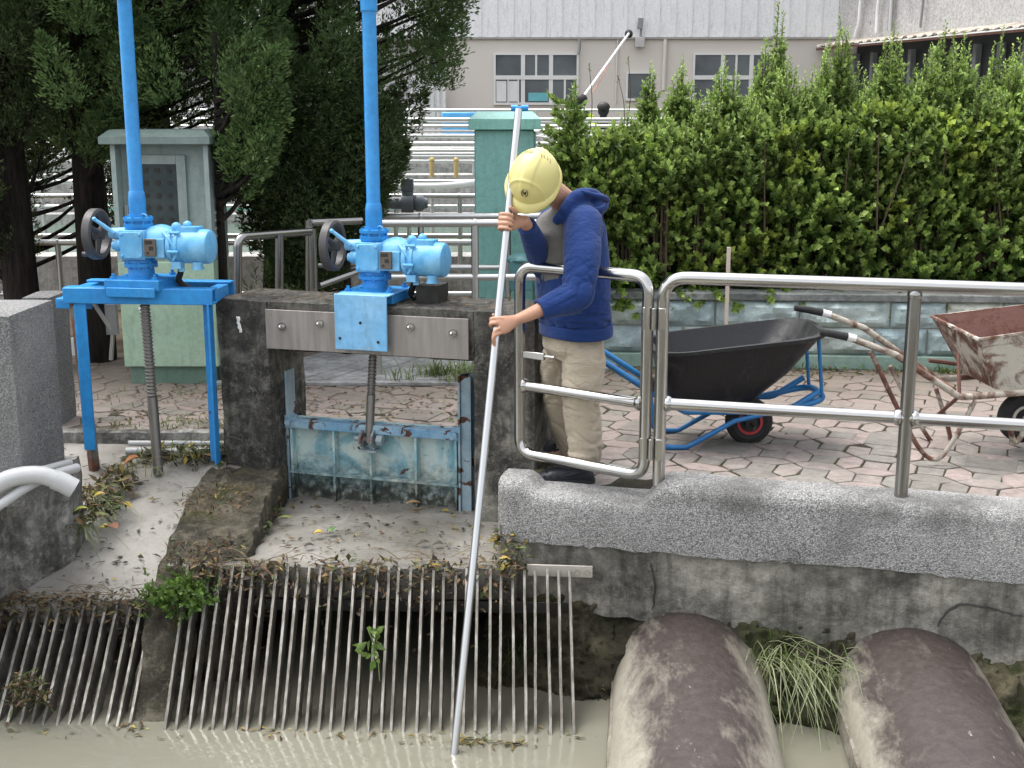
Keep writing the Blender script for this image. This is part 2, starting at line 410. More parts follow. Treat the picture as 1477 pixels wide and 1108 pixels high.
LEAF = m_foliage('leaf', .42, .38); NEEDLE = m_foliage('conifer_foliage', .15, .7); DRYLEAF = m_foliage('dead_leaf', .1, .7)
def m_bark():
    q = Mt('bark', .95, 0, .2); f = q.noise(6, 7, .7, vec=q.mapped((5, 5, .7)))
    q.col(q.ramp(f, [(.35, (.008, .007, .006)), (.65, (.035, .028, .022))])); q.bump(f, .03, 1); return q.m
BARK = m_bark()
STEMB = plain('shrub_stem', (.09, .065, .04), .9)
WOOD = plain('pale_wood', (.5, .42, .36), .8, 0, .15, 12)

# ------------------------------------------------------------------ ground, water, banks
def struct(o): o['kind'] = 'structure'; return o
m = MB(); m.add([(-90, 9.2, -.07), (90, 9.2, -.07), (90, 220, -.07), (-90, 220, -.07)], [(0, 1, 2, 3)])
struct(m.build('ground', GROUND, smooth=0))
# interlocking paving: small squares with long hexagons between them, some square grey slabs, over a bed of grit
m = MB(); m.add([(-7, 6.78, -.0645), (.1, 6.78, -.0645), (.1, 9.2, -.0645), (-7, 9.2, -.0645), (.1, 5.68, -.0645), (.67, 5.6, -.0645), (6.5, 4.05, -.0645), (6.5, 9.2, -.0645)], [(0, 1, 2, 3), (4, 5, 6, 7, 2, 1)])
pc = [(.11, .095, .073)]*8; CELL, DQ = .265, .068; pr_ = RZ(R(-24))
def paved(p):
    if p.y > 9.15 or p.x > 6 or p.x < -4.2: return False
    if p.x < .12: return p.y > 6.8 and p.x > -4.1
    return p.y > (5.70 if p.x < .67 else 5.62 - (p.x-.67)*.266) + .06
def tile(pts, col, dz):
    ps = [pr_ @ V((x, y, 0)) for x, y in pts]; c = sum(ps, V())/len(ps)
    if not all(paved(p) for p in ps): return
    ps = [p + (c-p).normalized()*random.uniform(.003, .010) + V((random.uniform(-.006, .006), random.uniform(-.006, .006), 0)) for p in ps]; tx, ty = random.uniform(-.02, .02), random.uniform(-.02, .02)
    zf = lambda p: -.060 + dz + (p.x-c.x)*tx + (p.y-c.y)*ty
    top = [V((p.x, p.y, zf(p))) for p in [q_ + (c-q_).normalized()*.005 for q_ in ps]]; mid = [V((p.x, p.y, zf(p)-.003)) for p in ps]; bot = [V((p.x, p.y, -.068)) for p in ps]
    n = len(ps); m.add(top + mid + bot, [tuple(range(n))] + [(k*n+i, k*n+n+i, k*n+n+(i+1) % n, k*n+(i+1) % n) for k in (0, 1) for i in range(n)]); pc.extend([col]*(3*n))
PINKS = [(.27, .222, .203), (.255, .214, .196), (.285, .234, .214), (.245, .212, .193), (.26, .228, .206)]; GREYS = [(.205, .192, .172), (.22, .202, .182), (.185, .172, .153)]
sl_ = set()
for i in range(-40, 36):
    for j in range(6, 48):
        if (i + 2*j) % 7 == 0 and random.random() < .7: sl_.add((i, j))
for i in range(-40, 36):
    for j in range(6, 48):
        x, y = i*CELL, j*CELL; z = lambda: random.uniform(-.003, .003); P_ = lambda: random.choice(PINKS if random.random() < .84 else GREYS); h = CELL/2
        if (i, j) in sl_: tile([(x-h+.004, y-h+.004), (x+h-.004, y-h+.004), (x+h-.004, y+h-.004), (x-h+.004, y+h-.004)], random.choice(GREYS), .004)
        tile([(x-DQ, y-DQ), (x+DQ, y-DQ), (x+DQ, y+DQ), (x-DQ, y+DQ)], random.choice(GREYS if random.random() < .6 else PINKS), z())
        tile([(x+DQ, y-DQ), (x+h, y-h), (x+CELL-DQ, y-DQ), (x+CELL-DQ, y+DQ), (x+h, y+h), (x+DQ, y+DQ)], P_(), z())
        tile([(x-DQ, y+DQ), (x+DQ, y+DQ), (x+h, y+h), (x+DQ, y+CELL-DQ), (x-DQ, y+CELL-DQ), (x-h, y+h)], P_(), z())
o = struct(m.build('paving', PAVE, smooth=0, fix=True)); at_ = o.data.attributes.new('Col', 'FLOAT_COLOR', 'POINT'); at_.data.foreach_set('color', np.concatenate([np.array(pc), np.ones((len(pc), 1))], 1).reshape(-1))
m = MB(); m.add([(-14, .3, -.9), (14, .3, -.9), (14, 7.3, -.9), (-14, 7.3, -.9)], [(0, 1, 2, 3)]); WAT = struct(m.build('water', WATER, smooth=0))
m = MB(); m.box2((-14, -9, -1.4), (14, .3, 0)); struct(m.build('near_bank', CONC_W))
m = MB(); m.prism([(.1, 5.62), (.67, 5.54), (6.5, 3.99), (6.5, 9.2), (.1, 9.2)], -1.4, -.064); struct(m.build('bank', SOIL, smooth=0))
m = MB(); m.box2((-20, 5.9, -1.3), (-3.05, 9.2, -.072)); struct(m.build('verge', GROUND, smooth=0))
m = MB(); m.box2((-2.4, 7.2, -1.4), (.1, 7.3, -.062)); m.box2((-1.62, 5.9, -1.4), (-1.3, 7.2, -.5)); struct(m.build('culvert_wall', CONC_M))
m = MB(); rough_box(m, (-2.2, 6.815, -.18), (2.2, .09, .26), None, .04, .008, 6, 3); struct(m.build('kerb', CONC_L))
# left channel wall
m = MB(); m.prism([(-8, 5.0), (-2.66, 5.0), (-2.12, 5.74), (-2.12, 5.9), (-8, 5.9)], -1.4, .055)
bm = bmesh.new(); bm.from_mesh(m.build('tmp', CONC_L).data); 
o = bpy.data.objects['tmp']; bpy.data.objects.remove(o)
bmesh.ops.subdivide_edges(bm, edges=bm.edges[:], cuts=14, use_grid_fill=True); bmesh.ops.triangulate(bm, faces=[f for f in bm.faces if len(f.verts) > 4])
bm.normal_update()
for v in bm.verts:
    p = v.co; v.co = p + v.normal * .022 * (mn.noise(p * 4) + .6 * mn.noise(p * 11))
me = bpy.data.meshes.new('channel_wall'); bm.to_mesh(me); bm.free(); me.materials.append(CONC_L)
tag(link(bpy.data.objects.new('channel_wall', me)), 'weathered grey concrete wall at left edge of the channel with pipes lying on it', 'wall')

# aprons
def slab(name, P, th, mat, lab, cat, n=30, amp=.008, sd=0):
    """quad P (front-left, front-right, back-right, back-left) with thickness, gently uneven"""
    P = [V(p) for p in P]
    def f(u, v): 
        p = (P[0]*(1-u) + P[1]*u)*(1-v) + (P[3]*(1-u) + P[2]*u)*v
        return p + V((0, 0, amp * (mn.noise(p*5 + V((sd, 0, 0))) + .5*mn.noise(p*14))))
    m = MB(); m.grid(f, n, n); k = n + 1
    edge = [i*k for i in range(k)] + [n*k + j for j in range(1, k)] + [i*k + n for i in range(n-1, -1, -1)] + [j for j in range(n-1, 0, -1)]
    base = len(m.v); m.add([m.v[i] - V((0, 0, th)) for i in edge], [])
    ne = len(edge)
    for i in range(ne):
        j = (i+1) % ne; m.f.append([edge[i], edge[j], base+j, base+i]); m.mi.append(0)
    m.f.append([base+i for i in range(ne)]); m.mi.append(0)
    return tag(m.build(name, mat), lab, cat)
APM = [(-1.6, 5.47, -.352), (.02, 5.42, -.352), (-.0, 6.62, -.375), (-1.5, 6.8, -.40)]
APL = [(-2.38, 5.42, -.53), (-1.5, 5.44, -.50), (-1.42, 6.78, -.115), (-3.3, 6.78, -.115)]
slab('concrete_apron', APM, .15, APRON, 'flat wet concrete apron strewn with leaves below the weathered blue sluice gate', 'apron')
slab('concrete_apron', APL, .15, APRON, 'sloping wet concrete chute below the blue steel actuator table', 'apron', sd=5)
# divider between the aprons, with its buttress
m = MB(); rs = []
for k in range(60):
    y = 6.55 - 1.15*k/59; zt = float(np.interp(y, [5.35, 5.46, 5.62, 6.1, 6.22, 6.6], [-.52, -.37, -.325, -.215, -.195, -.185])); ring = []
    for x, dz in [(-1.68, -.8), (-1.66, -.25), (-1.655, -.05), (-1.645, -.008)] + [(-1.63 + .375*q/14, 0) for q in range(15)] + [(-1.248, -.012), (-1.238, -.05), (-1.235, -.25), (-1.235, -.8)]:
        q_ = V((x, y, zt + dz)); a = .016*mn.noise(q_*6) + .016*mn.noise(q_*17) + .012*mn.noise(q_*41); ring.append(q_ + V((.7*a + .02*mn.noise(V((y*9, dz*5, 0))), a*.4, a)))
    rs.append(ring)
m.rings(rs)
tag(m.build('divider_wall', CONC_M, smooth=50), 'mossy concrete buttress between the sloping chute and the flat apron', 'buttress')
m = MB(); rough_box(m, (0, 0, 0), (.24, .16, .85), None, .025, .022, 9, 9, .02)
for v in m.v: v.y += v.z*.9; v.x += -1.56; v.y += 5.12; v.z += -.88
tag(m.build('rack_pier', CONC_M), 'mossy rubble pier between the two bar screens', 'pier')

# parapet and lower wall along the right bank
O2 = V((.66, 5.5, 0)); A2 = R(15.2); E2 = V((math.cos(A2), -math.sin(A2), 0)); N2 = V((math.sin(A2), math.cos(A2), 0))
def Q2(x, o, z): return O2 + E2*x + N2*o + V((0, 0, z))
m = MB(); rs = []
xs = list(np.arange(-.735, 4.6, .03)); 
for x in xs:
    zt = -.035 + (.093) * min(1, max(0, (x + .04) / .07))
    zt += (.05 if x < -.60 else (.05*(-.56-x)/.04 if x < -.56 else 0)); zt += .006*mn.noise(V((x*3, 0, 0)))
    zb = -.285 + .012*(x+.7) + .022*mn.noise(V((x*1.7, 2, 0))) + (.016 if x < .5 else .007)*mn.noise(V((x*8, 5, 0))) + .011*mn.noise(V((x*30, 5, 0)))
    fo = -.105 + .006*mn.noise(V((x*4, 9, 0)))
    if x < -.66: fo += .04*((-.66-x)/.07)**2
    r = .035
    prof = [(.13, zb), (.06, zb+.0), (fo+.03, zb), (fo+.004, zb+.012), (fo, zb+.06), (fo-.003, (zb+zt)/2), (fo, zt-r-.02), (fo+.004, zt-r+.01), (fo+.018, zt-.012), (fo+.045, zt), (.05, zt+.004), (.13, zt)]
    rs.append([Q2(x, o, z) for o, z in prof])
m.rings(rs); tag(m.build('parapet', AGG, smooth=50), 'low grey parapet of washed pebbles under the stainless railing', 'parapet')
m = MB()
def lw(u, v):
    x = -.72 + 5.4*u; zb = float(np.interp(x, [-.7, 0, .25, .5, 1.2, 1.7, 4.6], [-.60, -.62, -.66, -.75, -.76, -.8, -.8])) + .035*mn.noise(V((x*2.3, 1, 0))) + .03*mn.noise(V((x*7, 1, 0))) + .014*mn.noise(V((x*24, 1, 0)))
    z = -.2*(1-v) + zb*v; p = Q2(x, -.085 + .03*v, z)
    return p + N2*(-.012*(mn.noise(p*3) + .7*mn.noise(p*9) + .4*mn.noise(p*22)))
nu, nv = 200, 26; m.grid(lw, nu, nv)
k = nv+1; b0 = len(m.v); m.add([m.v[i*k+nv] + N2*.3 + V((0,0,.02)) for i in range(nu+1)], [])
for i in range(nu): m.f.append([i*k+nv, (i+1)*k+nv, b0+i+1, b0+i]); m.mi.append(0)
b1 = len(m.v); m.add([m.v[j] + N2*.3 for j in range(k)], [])
for j in range(nv): m.f.append([j, j+1, b1+j+1, b1+j]); m.mi.append(0)
LW = tag(m.build('retaining_wall', CONC_W, smooth=60), 'stained cracked concrete wall under the pebble parapet with two big pipes coming out', 'wall')
# cracks
def crack(pts):
    m = MB(); P = spline(pts, 6); P = [p + V((.006*mn.noise(p*40), 0, .006*mn.noise(p*40+V((5,0,0))))) for p in P]
    m.tube(P, [.003, .0055, .0045, .002], 5); m.build('crack', DARKM, LW)
def onwall(px, py, off=-.083):
    d = at(px, py, 5.5) - V((0,0,1.7)); k = (O2 + N2*off).dot(N2); t = k / d.dot(N2); return V((0,0,1.7)) + d*t
crack([onwall(*p) for p in [(938, 812), (944, 840), (943, 868), (940, 880)]])
crack([onwall(*p) for p in [(1352, 905), (1362, 888), (1385, 873), (1420, 876), (1450, 884), (1477, 890)]])
# ragged soil bank below it
m = MB()
def sb(u, v):
    x = -.78 + 5.4*u; p = Q2(x, .02 - .6*v**1.1, -.52 - .62*v)
    a = .07*mn.noise(p*3.2) + .06*mn.noise(p*9) + .05*abs(mn.noise(p*21)) + .02*mn.noise(p*45)
    return p + V((.3*a, -a, a*.6))
m.grid(sb, 330, 70); struct(m.build('mud_bank', SOIL, smooth=70))

SILT = m_concrete('dried_silt', (.1, .09, .07), (.19, .175, .14), (.3, .28, .23), .38, .62, False)
# brown pipes
def big_pipe(px, X, Y, z, r, yaw, L, lab):
    t = empty('drain_pipe', (X, Y, z), lab, 'pipe', 'big brown pipes crossing the channel')
    d = V((math.sin(yaw), -math.cos(yaw), 0)); s = V((-d.y, d.x, 0)) 
    st = V((X, Y, z)) - d*.25; n = 56; rs = []; ri = []
    for i in range(61):
        p = st + d*(L*i/60); ring = []
        for j in range(n):
            a = 2*math.pi*j/n; rr = r + .004*mn.noise(V((math.cos(a)*2, math.sin(a)*2, i*.15)))
            ring.append(p + s*math.cos(a)*rr + V((0,0,1))*math.sin(a)*rr)
        rs.append(ring)
    m = MB(); m.rings(rs); m.build('barrel', BPIPE, t, 50)
    m = MB()
    for i in range(0, 61, 1): pass
    # broken mortar haunch on the left flank
    rs = []
    for i in range(80):
        p = st + d*(L*i/79); ring = []
        for (a0, rr) in [(196, r-.02), (197, r+.004), (180, r+.012), (170, r+.010), (166, r-.015)]:
            a = R(a0 + 2.5*mn.noise(V((i*.12, a0, X)))); q = rr + .006*mn.noise(V((i*.3, a0*.1, 2)))
            ring.append(p - s*abs(math.cos(a))*q*(1 if True else 1) + V((0,0,1))*math.sin(a)*q)
        rs.append(ring)
    m = MB(); m.rings(rs); m.build('mortar_edge', SILT, t, 40)
    return t
big_pipe(0, .83, 5.45, -.905, .35, R(-6), 4.6, 'big brown pipe with silt-stained flanks, the one nearer the bar screen')
big_pipe(1, 1.78, 5.25, -.85, .335, R(-6.5), 4.6, 'big brown pipe with white scuffs at the right edge, below the railing post')

# ------------------------------------------------------------------ sluice portal
PO = V((-1.285, 6.475, 0)); PA = -R(16.5); PE = V((math.cos(PA), math.sin(PA), 0)); PN = V((-math.sin(PA), math.cos(PA), 0)); PR = RZ(PA)
def QP(x, o, z): return PO + PE*x + PN*o + V((0, 0, z))
_p = Mt('weathered_plate', .55, .35, .4); _f = _p.noise(5, 6, .6, vec=_p.mapped((6, 6, .5))); _c = _p.ramp(_f, [(.3, (.22, .20, .18)), (.6, (.31, .285, .26)), (.75, (.36, .335, .305))]); _p.col(_p.mix(_p.ramp(_p.noise(28, 6, .75), [(.6, 0), (.72, .5)]), _c, (.14, .12, .1))); PLATEM = _p.m
por = empty('concrete_portal', QP(.57, .22, -.4), 'dark weathered concrete sluice portal with a stainless plate across its lintel', 'sluice portal')
m = MB()
for x0, x1, z0, z1, sd in [(-.3, 0, -1.3, .735, 1), (1.135, 1.46, -1.3, .735, 2)]:
    rough_box(m, QP((x0+x1)/2, .22, (z0+z1)/2), (x1-x0, .44, z1-z0), PR, .035, .008, 5, sd, .015)
rough_box(m, QP(.5675, .22, .602), (1.15, .436, .262), PR, .03, .006, 5, 5, .012)
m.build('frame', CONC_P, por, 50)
m = MB(); m.box(QP(.558, -.012, .588), (1.12, .012, .208), PR); pl_ = m.build('steel_plate', PLATEM, por, bevel=.002)
for bx, bz in [(.095, .606), (.311, .632), (.811, .638), (1.038, .618)]:
    m = MB(); c = QP(bx, -.018, bz); m.cyl(c, c - PN*.012, .021, n=20); m.cyl(c - PN*.012, c - PN*.03, .013, .011, 6); m.ball(c - PN*.03, .009); m.build('bolt', STEEL, pl_)
m = MB(); m.grid(lambda u, v: QP(-.165 + .018*(v-.5)*(1 + .6*mn.noise(V((u*5, 0, 0)))) + .012*u + .012*mn.noise(V((u*4, 3, 0))), -.0125, .645 - .085*u), 14, 3); o_ = m.build('white_mark', plain('white_splash', (.75, .75, .73), .7), por); o_.modifiers.new('t', 'SOLIDIFY').thickness = .002
# guide rails in the slots
for x, s in [(-.02, 1), (1.04, -1)]:
    m = MB(); h = .33 if s > 0 else .36
    m.box(QP(x + s*.0, .17, (h-.7)/2 - .0), (.055, .012, h + .7), PR); m.box(QP(x + s*.034, .2, (h-.7)/2), (.012, .1, h + .7), PR); m.box(QP(x + s*.0, .245, (h-.7)/2), (.055, .012, h + .7), PR)
    g = m.build('guide_rail', m_paint('guide_paint', (.18, .29, .36), (.34, .43, .47), 1, lim=.58), por, bevel=.002)
    m = MB(); m.box(QP(x + s*.05, .165, .05), (.05, .05, .07), PR); m.cyl(QP(x+s*.05, .15, .05), QP(x+s*.05, .115, .05), .016, n=8); m.build('clamp', m_paint('clamp_paint', (.12, .27, .42), (.28, .42, .5), 1, lim=.6), g)
# gate
gt = empty('sluice_gate', QP(.5, .2, -.38), 'weathered pale blue ribbed steel sluice gate, lowered in the concrete portal', 'sluice gate')
m = MB(); m.box(QP(.51, .215, -.19), (.985, .012, .52), PR); m.build('panel', GATEM, gt)
m = MB(); m.box(QP(.51, .175, .057), (.985, .07, .012), PR); m.box(QP(.51, .141, .035), (.985, .01, .034), PR); m.build('top_flange', m_paint('gate_edge', (.10, .28, .47), (.30, .44, .52), 1, lim=.56), gt, bevel=.002)
for x in (.035, .285, .5, .76, .985):
    m = MB(); m.box(QP(x, .18, -.2), (.014, .06, .48), PR); m.build('rib', GATEM, gt, bevel=.002)
m = MB(); m.box(QP(.51, .178, -.235), (.98, .062, .012), PR); m.build('bottom_flange', GATEM, gt)
m = MB()
for s in (-.032, .032): m.box(QP(.5+s, .15, -.01), (.012, .07, .1), PR); m.cyl(QP(.5+s-.006, .13, -.01), QP(.5+s+.006, .13, -.01), .045, n=18)
m.cyl(QP(.42, .13, -.01), QP(.56, .13, -.01), .012, n=10); m.cyl(QP(.553, .13, -.01), QP(.585, .13, -.01), .03, n=6); m.box(QP(.5, .15, -.075), (.1, .07, .012), PR)
m.build('lifting_lug', m_rusty('lug_rust', (.3, .38, .4)), gt)
def stem_mesh(p0, p1, r, z_thread):
    m = MB(); p0, p1 = V(p0), V(p1); d = (p1-p0).normalized(); L = (p1-p0).length
    prof = [(r*1.05, 0), (r*1.05, z_thread)]; h = z_thread
    while h < L: prof += [(r*.82, h+.002), (r*1.06, h+.007), (r*1.06, h+.012), (r*.82, h+.017)]; h += .019
    prof.append((r*.82, L)); m.lathe(prof, p0, d, 16); return m
stem_mesh(QP(.5, .14, -.03), QP(.535, .2, .8), .022, .26).build('screw_stem', m_steel('dull_stem', (.3, .285, .265), .5), gt, 30)

# ------------------------------------------------------------------ valve actuators
def make_actuator(label):
    t = empty('valve_actuator', (0, 0, 0), label, 'valve actuator', 'blue electric valve actuators')
    def B(m, n, mt, p=t, **k): return m.build(n, mt, p, local=True, **k)
    m = MB(); m.box((0, .015, .03), (.30, .29, .055)); bp = B(m, 'base_plate', BLUE, bevel=.004)
    for x in (-.115, .115):
        for y in (-.09, .125): q = MB(); q.cyl((x, y, .057), (x, y, .07), .017, n=6); q.cyl((x, y, .07), (x, y, .085), .009, n=8); B(q, 'bolt', BLUE, bp)
    m = MB(); m.lathe([(.085, .056), (.085, .068), (.068, .07), (.066, .115), (.085, .118), (.085, .135), (.075, .138), (.075, .15), (.07, .165)], n=32)
    for k in range(8): a = k*math.pi/4 + .3; m.cyl((.077*math.cos(a), .077*math.sin(a), .11), (.077*math.cos(a), .077*math.sin(a), .145), .008, n=6)
    B(m, 'column', BLUE)
    m = MB(); m.box((-.0, -.01, .235), (.135, .17, .15)); m.box((-.0, -.0, .235), (.16, .13, .12)); m.box((.0, -.098, .235), (.12, .012, .135))
    for x in (-.05, .05):
        for z in (.18, .29): m.cyl((x, -.1, z), (x, -.112, z), .008, n=6)
    m.cyl((-.06, .0, .285), (-.16, .0, .285), .034, .028, 18); m.cyl((-.06, -.02, .225), (-.125, -.02, .225), .036, .03, 18); m.cyl((-.125, -.02, .225), (-.14, -.02, .225), .022, n=14); m.cyl((-.06, .02, .19), (-.105, .02, .19), .024, n=14)
    m.cyl((.045, -.03, .34), (.045, -.03, .36), .008, n=8); m.tube([V((.045, -.03, .375)) + V((.016*math.cos(a), 0, .016*math.sin(a))) for a in np.linspace(0, 6.28, 13)], .005, 6)
    gb = B(m, 'gearbox', BLUEF, bevel=.006, seg=2)
    m = MB(); m.lathe([(.055, .30), (.07, .315), (.075, .325), (.075, .338), (.062, .342), (.062, .352), (.076, .355), (.076, .37), (.05, .374), (.05, .385)], n=32)
    for k in range(8): a = k*math.pi/4; m.cyl((.067*math.cos(a), .067*math.sin(a), .335), (.067*math.cos(a), .067*math.sin(a), .376), .007, n=6)
    B(m, 'top_flange', BLUE)
    m = MB(); m.lathe([(.036, .38), (.043, .382), (.044, .46), (.04, .5), (.037, .505), (.0355, .51), (.0355, 1.455), (.042, 1.457), (.043, 1.56), (.036, 1.562), (.036, 2.3), (.0, 2.302)], n=28); B(m, 'stem_tube', BLUE)
    m = MB(); m.box((.105, -.104, .225), (.062, .014, .09)); np_ = B(m, 'nameplate', NAMEP, bevel=.002)
    m = MB(); m.box((.1, -.1125, .252), (.036, .003, .018)); m.box((.112, -.1125, .222), (.022, .003, .02)); m.box((.092, -.1125, .198), (.012, .003, .012)); B(m, 'plate_marking', DARKM, np_)
    m = MB(); m.lathe([(.075, .05), (.085, .09), (.088, .13), (.078, .17), (.07, .185)], (0, .0, .245), (1, 0, 0), 28); m.box((.12, -.03, .22), (.11, .13, .1)); m.ball((.12, .01, .29), (.07, .06, .045))
    B(m, 'drive_housing', BLUEF, bevel=.004)
    m = MB(); m.lathe([(.055, .17), (.084, .18), (.09, .19), (.09, .205), (.082, .21), (.082, .222), (.093, .226), (.093, .242), (.086, .246), (.088, .26), (.089, .375), (.085, .394), (.074, .40), (.0, .402)], (0, -.01, .225), (1, 0, 0), 40)
    m.box((.275, -.01, .312), (.13, .085, .03)); m.tube(spline([(.16, -.06, .3), (.2, -.09, .27), (.24, -.095, .2), (.22, -.09, .16)], 5), .008, 8); m.ball((.22, -.03, .325), .026); m.ball((.255, .03, .33), .024)
    m.cyl((.335, -.05, .15), (.335, -.05, .118), .027, n=18); m.cyl((.335, -.05, .12), (.335, -.05, .11), .032, n=18); m.box((.235, -.07, .135), (.05, .05, .035)); m.cyl((.25, -.06, .12), (.25, -.06, .1), .016, n=10)
    for k in range(6): a = k*math.pi/3+.2; m.cyl((.2, -.01+.1*math.cos(a), .225+.1*math.sin(a)), (.256, -.01+.1*math.cos(a), .225+.1*math.sin(a)), .009, n=6)
    B(m, 'motor', BLUEF)
    m = MB(); m.tube(spline([(.2, .05, .13), (.19, .06, .08), (.17, .08, .03), (.2, .14, -.02)], 6), .017, 8); B(m, 'cable', RUBBER)
    hw = (-.235, 0, .28); m = MB(); rs = []
    for i in range(49):
        a = 2*math.pi*i/48; c, s_ = math.cos(a), math.sin(a)
        rs.append([V((hw[0]+x, c*r, hw[2]+s_*r)) for x, r in [(-.026, .12), (-.02, .133), (.02, .133), (.026, .12), (.02, .102), (-.02, .102)]])
    m.rings(rs, True, False)
    for k in range(3):
        a = k*2*math.pi/3 + .5; m.tube([(hw[0]+.012, 0, hw[2]), (hw[0]-.002, .11*math.cos(a), hw[2]+.11*math.sin(a))], [.02, .011], 8)
    m.cyl((hw[0]-.012, 0, hw[2]), (hw[0]+.035, 0, hw[2]), .032, .028, 18)
    h = B(m, 'handwheel', IRON); m = MB(); m.cyl((hw[0]-.02, -.06, hw[2]-.1), (hw[0]-.055, -.06, hw[2]-.1), .013, n=12); B(m, 'crank_knob', IRON, h)
    m = MB(); m.tube([(-.12, -.04, .29), (-.2, -.085, .365)], [.012, .009], 8); m.ball((-.2, -.085, .365), .012); B(m, 'clutch_lever', BLUEF)
    return t
act = make_actuator('blue valve actuator bolted on top of the concrete portal')
act2 = copy_tree(act); act2['label'] = 'blue valve actuator standing on the blue steel table'
act.matrix_basis = M.Translation(QP(.545, .17, .735)) @ M.Rotation(PA, 4, 'Z')
act2.matrix_basis = M.Translation(V((-1.943, 6.52, .795))) @ M.Rotation(-R(9), 4, 'Z') @ M.Rotation(R(0), 4, 'Y')
# pale bracket plate hanging over the lintel (portal actuator only)
m = MB(); m.box((.015, -.235, -.08), (.285, .014, .285)); m.box((.015, -.18, .056), (.285, .11, .008)); bpl = m.build('bracket_plate', PLATE, act, local=True, bevel=.003)
for x, z in [(.015, -.08), (-.1, -.165), (.11, -.175)]:
    m = MB(); m.cyl((x, -.2415, z), (x, -.2445, z), .008, n=12); m.build('hole', DARKM, bpl, local=True)
m = MB(); m.tube([(.3, .06, .09), (.2, .03, .02)], .012, 8); m.box((.29, .07, .04), (.12, .16, .1)); m.build('support_bracket', DARKM, act, local=True)
# bent flange lip for the table actuator
m = MB(); m.box((-.0, -.14, -.005), (.265, .012, .05)); m.build('front_lip', BLUE, act2, local=True, bevel=.004)

# blue table under the left actuator
tb = empty('actuator_table', (-1.95, 6.5, -.1), 'blue painted steel table frame carrying the left actuator', 'steel frame')
TR_ = RZ(-R(5)); TP = V((-1.94, 6.45, 0))
def QT(x, y, z): return TP + TR_ @ V((x, y, z))
def tpart(n, boxes, mt, b=.004):
    m = MB()
    for c, d in boxes: m.box(QT(*c), d, TR_)
    return m.build(n, mt, tb, bevel=b)
tpart('beam', [((0, -.03, .765), (.80, .014, .082)), ((0, .012, .802), (.80, .07, .012)), ((0, .012, .73), (.80, .07, .012))], BLUEC)
tpart('beam', [((0, .34, .765), (.80, .014, .08)), ((0, .3, .802), (.80, .07, .012))], BLUEC)
tpart('crossbeam', [((-.36, .16, .76), (.06, .22, .07))], BLUEC); tpart('crossbeam', [((.36, .16, .76), (.06, .22, .07))], BLUEC)
tpart('bracket', [((-.43, .2, .715), (.2, .09, .012)), ((-.43, .16, .69), (.2, .012, .05))], BLUEC)
tpart('leg', [((-.315, -.02, .33), (.06, .012, .8)), ((-.345, .01, .33), (.012, .07, .8))], BLUEC)
tpart('leg', [((.375, -.01, .3), (.012, .07, .86)), ((.35, .03, .3), (.05, .012, .86))], BLUEC)
m = MB(); m.tube([QT(-.36, .02, .72), QT(-.33, .04, -.2)], .03, 6); m.build('slot_channel', m_rusty('slot_steel', (.16, .15, .13)), tb)
m = MB(); m.tube([QT(-.27, .04, .72), QT(-.2, .1, .55), QT(-.22, .1, .4)], .012, 6); m.box(QT(-.2, .1, .62), (.06, .03, .16), TR_); m.build('limit_bracket', STEELF, tb)
tag(stem_mesh((-1.90, 6.45, -.2), (-1.933, 6.5, .82), .026, .42).build('screw_stem', m_steel('dull_stem_b', (.3, .285, .265), .5), None, 30), 'grey threaded stem standing free under the blue steel table', 'screw stem')

# terrazzo blocks at the left
m = MB(); rough_box(m, (0, 0, .42), (.9, .48, .86), None, .05, .003, 4, 4, .012); o = m.build('granite_block', TERR, None, 50); o.location = (-2.59, 5.53, 0); o.rotation_euler = (0, 0, -R(2)); tag(o, 'square speckled grey terrazzo pillar at the left edge of the photo', 'pillar')
m = MB(); rough_box(m, (0, 0, .31), (.16, .3, .76), None, .05, .003, 4, 6, .012); o = m.build('granite_post', TERR, None, 50); o.location = (-2.66, 7.05, 0); tag(o, 'small pale concrete post seen just above the terrazzo pillar', 'post')

# pipes lying on the channel wall and in the slot
def pipe_thing(name, pts, r, mt, lab, cat='pipe', grp=None, n=12, fil=None):
    m = MB(); m.tube(spline(pts, 8) if fil is None else fillet(pts, fil), r, n); o = m.build(name, mt, None, 50); return tag(o, lab, cat, grp)
g = empty('drain_hose', at(40, 690, 5.2), 'thick pale grey bent plastic pipe end at the foot of the terrazzo pillar', 'pipe')
m = MB(); pp = spline([at(-120, 745, 5.08), at(-30, 712, 5.13), at(15, 690, 5.17), at(55, 685, 5.2), at(85, 694, 5.22), at(103, 703, 5.23)], 8); m.tube(pp, .039, 20); m.build('pipe', PVC, g)
m = MB(); m.tube([at(78, 691, 5.215), at(92, 697, 5.225), at(107, 705, 5.235)], .044, 20); m.build('socket', PVC, g)
pipe_thing('conduit', [at(-100, 750, 5.15), at(-20, 718, 5.2), at(35, 686, 5.27), at(70, 676, 5.4), at(100, 668, 5.6)], .019, PVC, 'thin pale conduit behind the thick plastic pipe, ending highest')
pipe_thing('conduit', [at(-100, 772, 5.06), at(-20, 740, 5.1), at(40, 702, 5.2), at(80, 684, 5.35), at(111, 675, 5.5)], .021, PVC, 'pale conduit crossing under the thick plastic pipe')
for dy, lab in [(0, 'upper thin grey pipe lying along the kerb in the left slot'), (.055, 'lower thicker grey pipe lying along the kerb in the left slot')]:
    pipe_thing('drain_line', [(-2.13, 6.71 - dy, -.1 - dy*.55), (-1.38, 6.70 - dy, -.1 - dy*.55)], .016 + dy*.1, PVC, lab)

